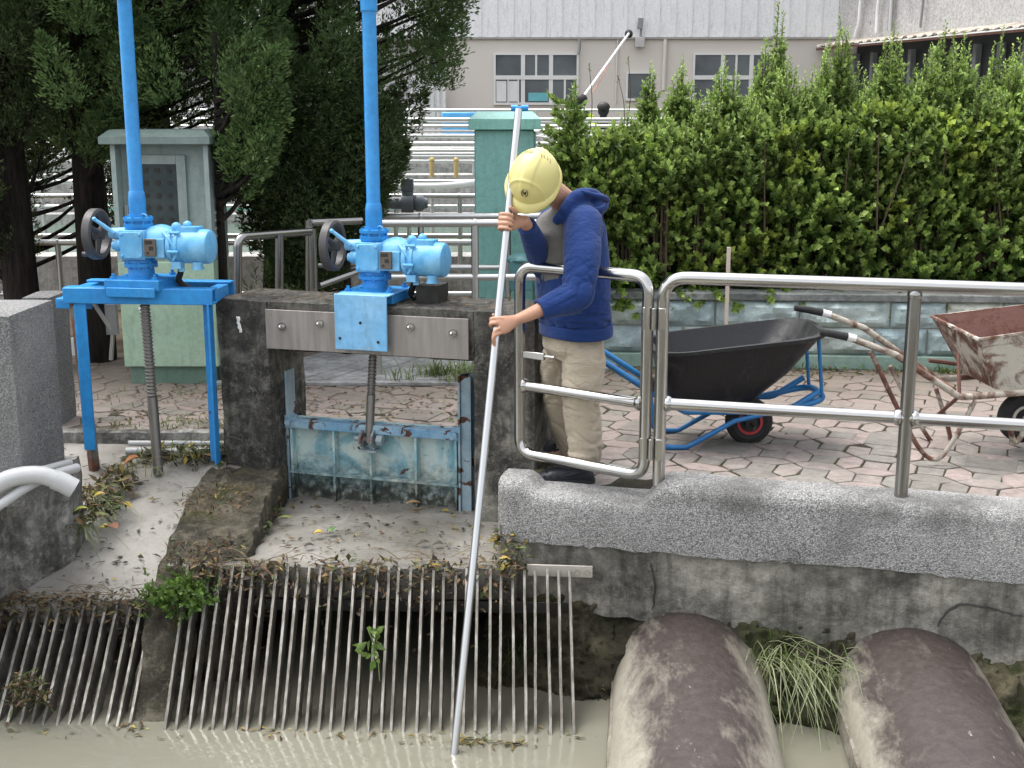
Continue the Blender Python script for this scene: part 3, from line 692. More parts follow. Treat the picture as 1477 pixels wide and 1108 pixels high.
# ------------------------------------------------------------------ bar screens
DN = V((0, -.683, -.73))
def bar_screen(x0, x1, n, y0, y1, z0, z1, ln, lab, rail, DN=DN):
    t = empty('bar_screen', ((x0+x1)/2, (y0+y1)/2, z0), lab, 'bar screen', 'steel bar screens')
    a = math.atan2(y1-y0, x1-x0)
    for i in range(n):
        u = (i + random.uniform(-.1, .1)) / (n-1); top = V((x0*(1-u)+x1*u, y0*(1-u)+y1*u, z0*(1-u)+z1*u)) + V((0, .0, random.uniform(-.006, .006)))
        d = DN + V((random.uniform(-.008, .008), 0, 0)); d.normalize()
        nrm = V((0, DN.z, -DN.y)); s = V((1, 0, 0))
        m = MB(); w_ = .0058; h_ = .088
        rs = []
        for k in range(9):
            p = top + d*(ln*k/8) + s*.0015*mn.noise(V((i*3.1, k*.5, 0)))
            rs.append([p - s*w_, p + s*w_, p + s*w_ - nrm*h_, p - s*w_ - nrm*h_])
        m.rings(rs); m.build('bar', BARM, t, 30, fix=True)
    for q in rail:
        m = MB(); c = V(((x0+x1)/2, (y0+y1)/2 + DN.y*q + .05, (z0+z1)/2 + DN.z*q - .055)); m.box(c, (abs(x1-x0), .01, .05), RZ(a)); m.build('cross_rail', DARKM, t)
    return t
_b = Mt('bar_steel', .45, .45); f = _b.noise(7, 7, .7, vec=_b.mapped((8, 1.5, 1.5))); _b.col(_b.ramp(f, [(.3, (.075, .068, .054)), (.5, (.155, .145, .122)), (.74, (.40, .39, .355))])); _b.rgh(_b.ramp(f, [(.3, .7), (.7, .32)])); BARM = _b.m
s1 = bar_screen(-1.50, .26, 35, 5.455, 5.40, -.345, -.35, .92, 'wide steel bar screen in front of the flat apron', [.15])
s2 = bar_screen(-2.62, -1.66, 19, 5.44, 5.43, -.525, -.515, .66, 'bar screen at the left below the sloping chute', [.1], V((0, -.766, -.643)))
m = MB(); m.box((.22, 5.425, -.362), (.3, .012, .055), RZ(-R(5))); fp = m.build('fixing_plate', plain('dull_plate', (.42, .39, .34), .5, .3, .2, 20), s1, bevel=.002)
for x in (.3, .345): m = MB(); m.cyl((x, 5.41, -.362), (x, 5.395, -.362), .011, n=6); m.build('bolt', STEEL, fp)

# ------------------------------------------------------------------ near railing and gate
rl = empty('railing', Q2(.01, 0, .06), 'shiny stainless tube railing standing on the pebble parapet', 'railing')
m = MB(); m.tube(fillet([Q2(.012, 0, .03), Q2(.012, 0, .985), Q2(4.4, 0, .985)], .11, 10), .0285, 20); m.build('top_rail', STEEL, rl, 50)
m = MB(); m.tube([Q2(.03, 0, .412), Q2(4.4, 0, .412)], .0265, 20); m.build('mid_rail', STEEL, rl, 50)
for x in (1.075, 2.15, 3.2):
    m = MB(); m.tube([Q2(x, 0, .03), Q2(x, 0, .95)], .0285, 20); m.ball(Q2(x, 0, .945), .031, 16, 8); po = m.build('post', STEELV, rl, 50)
    for s in (-1, 1): m = MB(); m.lathe([(.028, .02), (.034, .024), (.037, .032), (.034, .045), (.028, .052)], Q2(x, 0, .412), E2*s, 20); m.build('collar', STEEL, po)
m = MB(); m.lathe([(.028, .02), (.034, .024), (.037, .032), (.034, .045), (.028, .052)], Q2(.012, 0, .412), E2, 20); m.build('collar', STEEL, rl)
GA = R(35.5); GH = Q2(-.055, .0, 0); GE = V((-math.cos(GA), math.sin(GA), 0)); GW = .70
def QG(x, z): return GH + GE*x + V((0, 0, z))
gate = empty('railing_gate', QG(.3, .065), 'stainless tube gate standing half open in front of the worker', 'gate')
loop = [QG(0, .5), QG(0, .985), QG(GW, .985), QG(GW, .065), QG(0, .065), QG(0, .5)]
m = MB(); m.tube(fillet(loop, .085, 10), .0275, 20, caps=False); m.build('frame', STEEL, gate, 50)
m = MB(); m.tube([QG(.02, .405), QG(GW-.02, .405)], .025, 20); mr_ = m.build('mid_rail', STEEL, gate, 50)
for x, s in ((0, 1), (GW, -1)): m = MB(); m.lathe([(.026, .018), (.032, .022), (.036, .03), (.032, .043), (.026, .05)], QG(x, .405), GE*s, 20); m.build('collar', STEEL, mr_)
m = MB(); m.box(QG(GW-.085, .56), (.12, .02, .034), RZ(-GA)); la = m.build('latch', STEEL, gate, bevel=.003)
m = MB(); m.cyl(QG(GW-.14, .562), QG(GW-.2, .562), .007, n=10); m.build('latch_pin', STEEL, la)
for z in (.80, .2):
    m = MB(); c = (QG(0, z) + Q2(.012, 0, z))/2 + V((-.01, -.03, 0)); m.cyl(c - V((0,0,.05)), c + V((0,0,.05)), .011, n=12)
    m.box(QG(.012, z) + V((0,-.026,0)), (.03, .01, .1), RZ(-A2)); m.box(Q2(.014, -.029, z), (.032, .01, .1), RZ(-A2)); m.build('hinge', STEEL, gate, bevel=.002)

# ------------------------------------------------------------------ background railings, tanks, pipework
def railing(pts, rails, posts, r, lab, z0, mt=STEELF, n=10):
    """pts: plan polyline; rails: heights; posts: list of fractions per segment"""
    P = [V((*p, 0)) for p in pts]; t = empty('railing', (P[0].x, P[0].y, z0), lab, 'railing')
    for i, z in enumerate(rails):
        m = MB(); m.tube(fillet([p + V((0,0,z)) for p in P], .08), r if i == 0 else r*.85, n); m.build('top_rail' if i == 0 else 'mid_rail', mt, t, 50)
    for p0, p1, k in posts:
        for q in range(k):
            p = V((*p0, 0)).lerp(V((*p1, 0)), q/max(1, k-1)); m = MB(); m.tube([p + V((0,0,z0)), p + V((0,0,rails[0]-.01))], r*.95, n); m.ball(p + V((0,0,rails[0])), r*1.15, 10, 6); m.build('post', mt, t, 50)
    return t
# angled rail beside the portal
def raw_rail(name, paths, r, lab, mt=STEELF, fil=.06):
    t = empty('railing', paths[0][1][0], lab, 'railing')
    for nm, p in paths: m = MB(); m.tube(fillet(p, fil) if len(p) > 2 else p, r if nm != 'mid_rail' else r*.85, 12); m.build(nm, mt, t, 50)
    return t
raw_rail('r', [('top_rail', [at(343, 440, 7.3), at(343, 342, 7.3), at(449, 334, 7.9)]), ('post', [at(403, 338, 7.6), at(403, 430, 7.6)]), ('post', [at(450, 330, 7.9), at(453, 430, 7.9)])], .026, 'weathered tube railing with a bent corner left of the portal, nearest the tree', STEELV)
raw_rail('r', [('top_rail', [at(446, 321, 7.95), at(520, 318, 8.25)]), ('post', [at(446, 318, 7.95), at(446, 420, 7.95)]), ('mid_rail', [at(460, 412, 7.95), at(515, 392, 8.2)])], .026, 'short tube railing behind the portal handwheel', STEELV)
z1 = 1.02
railing([(-.95, 8.25), (.55, 8.25)], [at(600, 322, 8.25).z, at(600, 400, 8.25).z], [((-.245, 8.25), (-.245, 8.25), 1), ((.5, 8.25), (.5, 8.25), 1), ((-.9, 8.25), (-.9, 8.25), 1)], .027, 'stainless railing just behind the portal, between the blue actuator and the worker', -.06)
railing([(-1.3, 9.05), (.8, 9.05)], [at(600, 312, 9.05).z, at(600, 386, 9.05).z], [((-.66, 9.05), (.6, 9.05), 3)], .024, 'second stainless railing behind the portal, a little higher and farther than the first', -.06)
railing([(-5, 9.9), (.9, 9.9)], [at(600, 350, 9.9).z, at(600, 424, 9.9).z], [((-4.6, 9.9), (.4, 9.9), 6)], .024, 'low stainless railing in front of the teal cabinet plinth', -.06)
railing([(-9, 11), (1.2, 11)], [at(600, 283, 11).z, at(600, 340, 11).z], [((-8.6, 11), (.9, 11), 8)], .024, 'stainless railing at the height of the grey valve pipe', .2)
railing([(-10, 16.6), (3, 16.6)], [at(600, 233, 16.6).z, at(600, 226, 16.6).z, at(600, 217, 16.6).z], [((-9.5, 16.6), (2.5, 16.6), 9)], .024, 'pale railing along the far edge of the first tank', .5)
railing([(-12, 20), (4, 20)], [at(600, 196, 20).z, at(600, 214, 20).z], [((-11.6, 20), (3.5, 20), 9)], .03, 'pale railing over the second tank behind the teal cabinet', .6)
railing([(-14, 22.2), (9, 22.2)], [at(600, 182, 22.2).z, at(600, 189, 22.2).z], [((-13.6, 22.2), (8, 22.2), 10)], .028, 'pale railing on the third tank wall in front of the blue box', .9)
railing([(-14, 25), (9, 25)], [at(600, 159, 25).z, at(600, 177, 25).z], [((-13.4, 25), (8.4, 25), 12)], .028, 'farthest pale railing in front of the factory wall', .9)
railing([(-9, 12.6), (2.0, 12.6)], [at(600, 262, 12.6).z, at(600, 298, 12.6).z], [((-8.6, 12.6), (1.8, 12.6), 9)], .022, 'thin pale railing crossing behind the grey valve pipe', .3)
railing([(-10, 18.6), (3, 18.6)], [at(600, 207, 18.6).z, at(600, 222, 18.6).z], [((-9.5, 18.6), (2.5, 18.6), 9)], .026, 'pale railing on the walkway between the second tank and the first', .9)
railing([(-12, 21.6), (4, 21.6)], [at(600, 172, 21.6).z, at(600, 176, 21.6).z], [((-11.6, 21.6), (3.5, 21.6), 10)], .026, 'pale railing just above the third tank edge', 1.2)
# sloping stair rails seen right of the teal cabinet
raw_rail('r', [('top_rail', [at(770, 190, 17), at(830, 186, 16.5)]), ('mid_rail', [at(772, 196, 17), at(832, 202, 16.5)]), ('post', [at(785, 225, 16), at(830, 190, 16)])], .03, 'tangle of pale stair rails right of the teal cabinet top')
# tanks: walls and water
def tank(x0, x1, y0, y1, zt, zw, lab, th=.35):
    t = empty('concrete_tank', ((x0+x1)/2, y0, -.07), lab, 'tank')
    m = MB(); m.box2((x0, y0, -.069), (x1, y0+th, zt)); m.box2((x0, y1-th, -.069), (x1, y1, zt)); m.box2((x0, y0+th, -.069), (x0+th, y1-th, zt)); m.box2((x1-th, y0+th, -.069), (x1, y1-th, zt))
    for k in range(1, 5): pass
    m.build('wall', CONC_T, t)
    m = MB(); m.add([(x0+th, y0+th, zw), (x1-th, y0+th, zw), (x1-th, y1-th, zw), (x0+th, y1-th, zw)], [(0,1,2,3)]); struct_ = m.build('tank_water', TANKW, t, smooth=0)
    return t
tank(-12, 3.5, 11.3, 16.4, .42, .3, 'nearest low concrete tank with green water behind the portal')
m = MB(); rough_box(m, (-4, 16.8, .4), (16, .5, 1.0), None, .25, .01, 2, 3, .02); tag(m.build('tank_wall', CONC_T), 'stained grey concrete wall at the far end of the green water', 'wall')
tank(-12, 4, 17.4, 21.2, .82, .7, 'second concrete tank with pale edges behind the green water')
tank(-14, 9, 22.0, 25.6, 1.2, 1.0, 'raised concrete tank just below the factory windows')
m = MB()
for i, (y, z, d) in enumerate([(18.2, .98, .1), (19.2, 1.02, .12), (21.6, 1.2, .14)]): m.box((-4, y, z), (16, .35, d))
tag(m.build('walkway_deck', CONC_T), 'pale concrete walkways crossing between the far tanks', 'walkway')
for i, x in enumerate((623, 658)):
    m = MB(); m.tube([at(x, 256, 15.8), at(x, 231, 15.8)], .03, 10); m.ball(at(x, 231, 15.8), .036, 8, 6); tag(m.build('bollard', plain('ochre_paint', (.42, .3, .12), .7), None, 50), ['yellowish short post on the tank edge, the left one', 'yellowish short post on the tank edge, next to the teal cabinet'][i], 'post')
# grey valve pipe
vp = empty('valve_pipe', at(590, 296, 10.4), 'dark grey plastic pipe with a valve standing above the water', 'pipe valve')
m = MB(); m.tube([at(500, 291, 10.4), at(612, 294, 10.4)], .05, 16); m.build('pipe', GPVC, vp, 50)
m = MB(); c = at(588, 293, 10.4); m.cyl(c - V((.05,0,0)), c + V((.05,0,0)), .08, n=18); m.cyl(c, c + V((0,0,.1)), .05, n=14); m.box(c + V((0,0,.15)), (.1, .1, .1)); m.ball(at(604, 293, 10.4), .07, 14, 8); m.cyl(at(608, 293, 10.4), at(617, 293, 10.4), .05, .04, 12); m.build('valve', GPVC, vp, bevel=.004)
for x in (553, 571, 590): m = MB(); m.cyl(at(x, 296, 10.4), at(x, 340, 10.4), .02, n=8); m.build('support', STEELF, vp)
pipe_thing('water_pipe', [at(470, 268, 12), at(560, 268, 12), at(640, 268, 12), at(690, 262, 12.3)], .03, WHITEP, 'white pipe running above the grey valve pipe to the teal cabinet', n=14)
pipe_thing('water_pipe', [(-5, 14.6, .62), (-2, 14.6, .62), (-1.2, 14.8, .62)], .035, TEALL, 'pale green pipe lying across the far green water')

# teal cabinet
tc = empty('teal_cabinet', (-.04, 9.4, .1), 'tall plain teal control cabinet with an overhanging lid behind the worker', 'cabinet')
m = MB(); a, b = at(684, 190, 9.35), at(771, 190, 9.35); zt = at(700, 172, 9.35).z; zl = at(700, 187, 9.35).z
m.box2((a.x, 9.35, -.05), (b.x, 9.85, zl)); m.build('body', TEAL, tc, bevel=.012)
m = MB(); m.box2((a.x-.04, 9.28, zl), (b.x+.045, 9.92, zl+.075)); m.add([(a.x-.04, 9.28, zl+.0755), (b.x+.045, 9.28, zl+.0755), (b.x+.045, 9.92, zl+.0755), (a.x-.04, 9.92, zl+.0755), (a.x+.02, 9.4, zl+.13), (b.x-.015, 9.4, zl+.13), (b.x-.015, 9.85, zl+.13), (a.x+.02, 9.85, zl+.13)], [(0,1,5,4),(1,2,6,5),(2,3,7,6),(3,0,4,7),(4,5,6,7)]); m.build('lid', TEALL, tc, bevel=.004)
m = MB(); m.box2((b.x+.001, 9.37, .0), (b.x+.012, 9.83, zl-.02)); m.build('side_panel', TEALL, tc)
cb = empty('junction_box', at(748, 400, 8.6), 'small dark teal box low behind the gate, left of the worker', 'box')
m = MB(); a, b = at(735, 376, 8.6), at(768, 420, 8.6); m.box2((a.x, 8.6, b.z), (b.x, 8.85, a.z)); m.build('box', m_paint('dark_teal', (.05, .16, .17), (.09, .24, .24), 0), cb, bevel=.008)
m = MB(); m.ball(at(750, 374, 8.7), (.1, .12, .04)); m.build('cover', m_paint('dark_teal_b', (.05, .16, .17), (.09, .24, .24), 0), cb)

# grey-green cabinet under the trees
gc = empty('control_cabinet', (-2.3, 8.1, -.06), 'old grey and green outdoor control cabinet with a window in its door, under the trees', 'cabinet')
cx0, cx1, cy0, cy1 = -2.55, -1.93, 8.05, 8.5; zsplit = at(240, 378, 8.05).z; ztop = at(240, 208, 8.05).z
m = MB(); m.box2((cx0, cy0, .06), (cx1, cy1, zsplit)); m.build('lower_body', CABL, gc, bevel=.006)
m = MB(); m.box2((cx0+.03, cy0+.03, -.06), (cx1-.03, cy1, .06)); m.build('plinth', m_paint('plinth_paint', (.13, .22, .17), (.18, .27, .2), 0), gc)
m = MB(); m.box2((cx0, cy0, zsplit), (cx0+.03, cy1, ztop)); m.box2((cx1-.03, cy0, zsplit), (cx1, cy1, ztop)); m.box2((cx0+.03, cy0+.12, zsplit), (cx1-.03, cy1, ztop)); m.build('upper_body', CABG, gc)
m = MB(); m.box2((cx0-.05, cy0-.07, ztop), (cx1+.03, cy1+.05, ztop+.045)); m.add([(cx0-.05, cy0-.07, ztop+.046), (cx1+.03, cy0-.07, ztop+.046), (cx1+.03, cy1+.05, ztop+.046), (cx0-.05, cy1+.05, ztop+.046), (cx0, cy0, ztop+.09), (cx1-.02, cy0, ztop+.09), (cx1-.02, cy1, ztop+.09), (cx0, cy1, ztop+.09)], [(0,1,5,4),(1,2,6,5),(2,3,7,6),(3,0,4,7),(4,5,6,7)]); m.build('roof', m_paint('shaded_roof_paint', (.16, .21, .19), (.2, .26, .23), 0), gc, bevel=.003)  # roof colour darkened to paint in the shade under the trees
dx0, dx1 = -2.47, -2.10; dz0, dz1 = zsplit+.03, ztop-.07
m = MB(); 
for aa, bb in [((dx0, dz0), (dx0+.06, dz1)), ((dx1-.06, dz0), (dx1, dz1)), ((dx0+.06, dz0), (dx1-.06, dz0+.07)), ((dx0+.06, dz1-.06), (dx1-.06, dz1))]: m.box2((aa[0], cy0+.085, aa[1]), (bb[0], cy0+.118, bb[1]))
dr = m.build('door', m_paint('door_paint', (.28, .34, .31), (.34, .4, .37), 0), gc, bevel=.004)
m = MB(); m.box2((dx0+.06, cy0+.1, dz0+.07), (dx1-.06, cy0+.117, dz1-.06)); wd = m.build('window', m_paint('panel_dark', (.035, .05, .055), (.06, .08, .08), 0, rough=.2), gc)
for i in range(3):
    for j in range(6): m = MB(); m.cyl((dx0+.11+.075*i, cy0+.1, dz0+.15+.08*j), (dx0+.11+.075*i, cy0+.096, dz0+.15+.08*j), .017, n=12); m.build('knob', DARKM, wd)
m = MB(); m.box2((-2.515, cy0+.10, dz0+.2), (-2.49, cy0+.119, dz0+.33)); m.box2((-2.507, cy0+.085, dz0+.21), (-2.498, cy0+.1, dz0+.31)); m.build('handle', STEELF, gc)
m = MB()
for i in range(4): m.box2((cx1-.001, cy0+.1, zsplit+.15+.05*i), (cx1+.006, cy0+.3, zsplit+.165+.05*i))
m.build('louvre', CABG, gc)
m = MB(); m.tube(spline([(-2.42, 8.03, .46), (-2.39, 8.02, .4), (-2.375, 8.03, .32), (-2.38, 8.04, .28)], 6), .012, 6); m.build('cable', WHITEP, gc)
m = MB(); m.lathe([(.055, 0), (.06, .11), (.055, .111), (.05, .01)], at(104, 511, 8.6)); tag(m.build('white_cup', WHITEP), 'small white plastic tub standing on the earth under the trees', 'tub')

# concrete trench cover behind the centre gate
m = MB()
for i in range(20):
    y0 = 8.08; x = -1.9 + i*.17; sh = .95
    p = [(x, y0), (x+.16, y0), (x+.16+sh, 9.9), (x+sh, 9.9)]
    if x > .35: continue
    m.prism(p, -.055, -.03 + random.uniform(-.002, .002))
m.box2((-2.0, 8.0, -.058), (.35, 8.075, -.034))
tag(m.build('trench_cover', m_concrete('cover_concrete', (.16, .16, .155), (.3, .3, .29), (.42, .42, .4), .38, .6), bevel=.004), 'pale concrete planks laid diagonally as a trench cover behind the centre gate', 'trench cover')

# ------------------------------------------------------------------ planter wall, stake
WY = lambda x: 8.66 - .07*(x-.9)
pw = empty('planter_wall', (2.4, 8.6, -.06), 'low wall of pale blue-green split-faced blocks under the hedge', 'wall')
def m_block():
    q = Mt('split_face_block', .8, 0, .3); r_ = q.rand(); f = q.noise(7, 7, .68); g = q.noise(30, 5, .7)
    c = q.ramp(r_, [(0, (.28, .36, .37)), (.4, (.36, .43, .42)), (.7, (.4, .45, .41)), (.86, (.5, .48, .39)), (1, (.42, .47, .46))])
    c = q.mix(.55, c, q.ramp(f, [(.3, .2), (.7, .8)]), 'OVERLAY'); c = q.mix(q.ramp(g, [(.56, 0), (.7, .5)]), c, (.12, .17, .17))
    q.col(c); n1 = q.bump(q.noise(16, 6, .7), .012, .8); q.bump(g, .004, .6, n1); return q.m
BLOCK = m_block(); MORT = plain('mortar', (.26, .28, .26), .9)
def wallbox(x0, x1, z0, z1, d0, d1, mb): 
    a = math.atan(-.07); mb.box(((x0+x1)/2, WY((x0+x1)/2) + (d0+d1)/2, (z0+z1)/2), (x1-x0, d1-d0, z1-z0), RZ(a))
m = MB(); wallbox(.3, 5.4, -.06, .45, .03, .2, m); m.build('core', MORT, pw)
for row, (z0, z1) in enumerate([(.045, .225), (.235, .415)]):
    x = .3 - .2*row - .05
    while x < 5.3:
        L = random.choice([.38, .5, .58, .62]) if row else random.choice([.36, .48, .6])
        if x + L > .3:
            xa, xb = max(x, .3), x+L-.012; sd = random.random()*50
            m = MB()
            def fb(u, v):
                px, pz = xa + (xb-xa)*u, z0 + (z1-z0)*v; e = min(u, 1-u)*(xb-xa), min(v, 1-v)*(z1-z0); k = min(1, min(e)/.035)
                p = V((px, 0, pz)); a = .045*k*(.65 + 1.2*mn.noise(p*7 + V((sd, 0, 0))) + .8*abs(mn.noise(p*15 + V((0, sd, 0)))))
                return V((px, WY(px) + .022 - a, pz))
            m.grid(fb, 18, 9); m.build('block', BLOCK, pw, 25)
        x += L
m = MB(); wallbox(.3, 5.4, -.06, .04, -.03, .03, m); m.build('base_course', m_paint('green_base', (.2, .3, .25), (.26, .36, .3), 0), pw, bevel=.006)
m = MB(); wallbox(.3, 5.4, .42, .47, -.02, .2, m); m.build('coping', m_concrete('coping_grey', (.08, .09, .085), (.17, .18, .17), (.28, .29, .27)), pw, bevel=.006)
a, b = at(1048, 362, 8.45), at(1049, 505, 8.45); m = MB(); m.box((a+b)/2, (.025, .02, (a-b).length + .05)); tag(m.build('wooden_stake', WOOD, bevel=.002), 'thin pale wooden stake standing upright against the block wall', 'stake')

# ------------------------------------------------------------------ wheelbarrows
def wheel(t, c, r, wdt, hub, axis=(0, 1, 0)):
    ax = V(axis); c = V(c); w_ = wdt/2
    m = MB(); m.lathe([(r*.5, -w_*.8), (r*.72, -w_), (r*.92, -w_*.75), (r, -w_*.35), (r, w_*.35), (r*.92, w_*.75), (r*.72, w_), (r*.5, w_*.8)], c, ax, 36); wh = m.build('wheel', RUBBER, t)
    for k in range(28):
        pass
    m = MB()
    for s in (-1, 1): m.lathe([(r*.56, s*w_*.72), (r*.54, s*w_*.95), (r*.44, s*w_*.98), (r*.4, s*w_*.55), (r*.16, s*w_*.6), (r*.14, s*w_*1.2), (.005, s*w_*1.22)], c, ax, 28)
    m.build('rim', hub, wh); return wh
bb = empty('wheelbarrow', (1.27, 6.6, -.06), 'black plastic wheelbarrow on a blue frame with a red wheel hub', 'wheelbarrow')
cw = at(1080, 607, 6.6); wheel(bb, cw, .128, .085, REDP)
def ring_rr(x0, x1, y0, y1, z0, z1, r, n=7):
    """rounded rectangle; z varies linearly with x"""
    pts = []
    for (cx, cy, a0) in [(x1-r, y1-r, 0), (x0+r, y1-r, 90), (x0+r, y0+r, 180), (x1-r, y0+r, 270)]:
        for k in range(n):
            a = R(a0 + 90*k/(n-1)); x = cx + r*math.cos(a); pts.append(V((x, cy + r*math.sin(a), z0 + (z1-z0)*(x-x0)/(x1-x0))))
    return pts
rs = [ring_rr(.86, 1.20, 6.42, 6.78, .175, .185, .07), ring_rr(.83, 1.28, 6.40, 6.80, .185, .20, .09), ring_rr(.79, 1.46, 6.34, 6.86, .32, .36, .13), ring_rr(.76, 1.63, 6.29, 6.91, .465, .565, .18),
      ring_rr(.74, 1.65, 6.27, 6.93, .46, .565, .19), ring_rr(.74, 1.65, 6.27, 6.93, .478, .582, .19), ring_rr(.765, 1.62, 6.295, 6.905, .48, .582, .175), ring_rr(.80, 1.44, 6.355, 6.845, .33, .37, .12), ring_rr(.87, 1.20, 6.43, 6.77, .2, .21, .07)]
m = MB(); m.rings(rs); m.build('tray', BLACKPL, bb, 40)
for s, yy in ((-1, 6.42), (1, 6.78)):
    m = MB(); m.tube(fillet([(.33, yy-.0, .52), (.75, yy, .245), (.92, yy, .15), (1.45, yy, .15), (1.62, yy + s*.0, .26)], .1), .017, 12); fr = m.build('frame_tube', BARROWB, bb, 50)
    m = MB(); m.tube([(.33, yy, .52), (.21, yy, .6)], .021, 12); m.build('grip', RUBBER, fr)
    m = MB(); m.tube(fillet([(.72, yy, .26), (.79, yy, -.045), (.93, yy, -.045), (1.18, yy, .1), (1.4, yy, .155)], .07), .014, 12); m.build('leg', BARROWB, bb, 50)
m = MB(); m.tube(fillet([(1.38, 6.42, .15), (1.66, 6.42, .215), (1.66, 6.78, .215), (1.38, 6.78, .15)], .12, 10), .018, 12); m.build('front_hoop', BARROWB, bb, 50)
for yy in (6.45, 6.75): m = MB(); m.tube([(1.645, yy, .21), (1.61, yy, .535)], .010, 8); m.build('stay', BARROWB, bb)
m = MB(); m.cyl(cw - V((0, .17, 0)), cw + V((0, .17, 0)), .01, n=10); 
for s in (-1, 1): m.box((cw.x, 6.6+s*.075, .1), (.06, .008, .12))
m.build('axle', DARKM, bb); m = MB(); m.box((.72, 6.42, .3), (.07, .09, .06)); m.tube(spline([(.7, 6.40, .36), (.74, 6.39, .33), (.72, 6.4, .28), (.76, 6.4, .3)], 5), .005, 5); m.build('clamp', DARKM, bb)

RUSTIN = m_rusty('rusted_inside', (.17, .075, .055))
rb = empty('wheelbarrow', (2.7, 6.3, -.06), 'rusty white steel wheelbarrow parked at the right edge', 'wheelbarrow')
near, far = 6.12, 6.72
cw = V((at(1476, 602, 6.42).x, 6.42, at(1476, 602, 6.42).z)); wheel(rb, cw, .135, .09, plain('pale_hub', (.5, .48, .42), .6, 0, .4))
T = {k: at(*p) for k, p in dict(nl=(1412, 491, near), fl=(1344, 458, far), nb=(1437, 562, near+.08), fb=(1398, 540, far-.1)).items()}
nr = T['nl'] + V((.85, 0, .12)); fr_ = T['fl'] + V((1.0, 0, .12)); nb2 = T['nb'] + V((.42, 0, .0)); fb2 = T['fb'] + V((.42, 0, .0)); 
out = [T['nl'], nr, fr_, T['fl']]; bot = [T['nb'], nb2, V((nb2.x, fb2.y, nb2.z)), V((T['nb'].x - .02, T['fb'].y, T['nb'].z))]
cen = sum(out, V())/4
def inset(ps, k, dz=0): 
    c = sum(ps, V())/4; return [p + (c-p)*k + V((0,0,dz)) for p in ps]
def dens(ps, n=10): return [ps[i].lerp(ps[(i+1) % 4], k/n) for i in range(4) for k in range(n)]
m = MB(); m.rings([dens(bot), dens([bot[i].lerp(out[i], .5) for i in range(4)]), dens(out), dens(inset(out, -.02)), dens(inset(out, -.02, .012)), dens(inset(out, .012, .012)), dens(inset([bot[i].lerp(out[i], .5) for i in range(4)], .02)), dens(inset(bot, .03, .01))]); m.mi[-(len(m.f)):] = [1 if k >= 5*40 else 0 for k in range(len(m.f))]; m.mi[-2] = 0; m.build('tray', [RUSTW, RUSTIN], rb, 25)
for s, (y_, gx, gy, gx2, gy2, bx, by, ex, ey) in enumerate([(near, 1183, 479, 1222, 486, 1384, 573, 1400, 578), (far, 1146, 444, 1186, 451, 1352, 547, 1375, 552)]):
    p1 = at(gx2, gy2, y_); p2 = at(bx, by, y_); m = MB(); m.tube(fillet([p1, at(gx2 + (70 if not s else 60), gy2 + (26 if not s else 22), y_), p2, p2 + V((.10, 0, .005)), p2 + V((.72, 0, .06))], .06), .017, 12); ft = m.build('frame_tube', m_rusty('rusty_tube%d' % s, (.42, .38, .31)), rb, 50)
    m = MB(); m.tube([at(gx, gy, y_), at((gx+gx2)/2, (gy+gy2)/2 - .5, y_), at(gx2, gy2, y_)], [.017, .0195, .021], 12); m.build('grip', RUBBER, ft, 50)
    m = MB(); m.tube([at(gx2-2, gy2-.5, y_), at(gx2+12, gy2+3, y_)], .0195, 12); m.build('ferrule', WHITEP, ft)
    lg = [at(1256, 508, y_), at(1302, 604, y_), at(1330, 652, y_), at(1352, 662, y_), at(1372, 640, y_), at(1407, 578, y_)] if not s else [at(1284, 528, y_-.1), at(1320, 600, y_-.1), at(1347, 641, y_-.1), at(1362, 642, y_-.1), at(1370, 628, y_-.1), at(1350, 560, y_-.1)]
    m = MB(); m.tube(spline(lg, 6), .012, 10); m.build('leg', m_rusty('rusty_leg%d' % s, (.4, .37, .31)), rb, 50)
m = MB(); m.tube([at(1376, 562, near), at(1352, 547, far)], .012, 8); m.tube([at(1384, 570, near), at(1382, 510, near+.1)], .009, 8); m.tube([at(1340, 520, far), at(1420, 530, far)], .012, 8); m.tube([at(1380, 575, near), at(1345, 605, far-.2)], .01, 8); m.build('brace', RUST, rb)
m = MB(); m.tube(fillet([V((cw.x-.15, near+.1, .12)), V((cw.x-.1, near+.14, -.0)), cw + V((0, -.09, 0)), cw + V((.1, -.09, .1))], .08), .014, 10); m.cyl(cw - V((0, .14, 0)), cw + V((0, .14, 0)), .01); m.build('fork', m_rusty('rusty_fork', (.42, .38, .3)), rb, 50)

# ------------------------------------------------------------------ factory building behind
fb = empty('factory_building', (3, 32, -.07), 'long beige factory wall with white cladding above and a row of sliding windows', 'building')
BW = plain('beige_render', (.56, .52, .47), .9, 0, .06, .8)
zc = at(800, 55, 32).z
m = MB(); m.box2((-1.75, 32, -.07), (8.6, 33, zc)); m.build('wall', BW, fb)
m = MB(); m.box2((-16, 32.6, -.07), (-1.75, 33, zc)); m.build('wall', m_paint('grey_sheet', (.5, .5, .49), (.6, .6, .58), 0), fb)
CLAD = m_paint('white_cladding', (.74, .74, .74), (.78, .78, .775), 0, fs=.6)
m = MB(); m.box2((-16, 31.98, zc+.02), (9, 33, 8)); x = -16
while x < 8.9: m.box2((x, 31.955, zc+.04), (x+.045, 31.98, 8)); x += .40
m.build('cladding', CLAD, fb); m = MB(); m.box2((-16, 31.93, zc-.03), (8.6, 32.0, zc+.02)); m.build('drip_edge', plain('drip_grey', (.28, .27, .25), .7), fb)
FRAME = plain('white_window_frame', (.6, .6, .58), .5, 0, .1)
gl = Mt('window_glass', .12, 0, .6); gl.col(gl.ramp(gl.noise(.9, 3), [(.35, (.05, .06, .07)), (.65, (.12, .135, .145))])); GLASS = gl.m
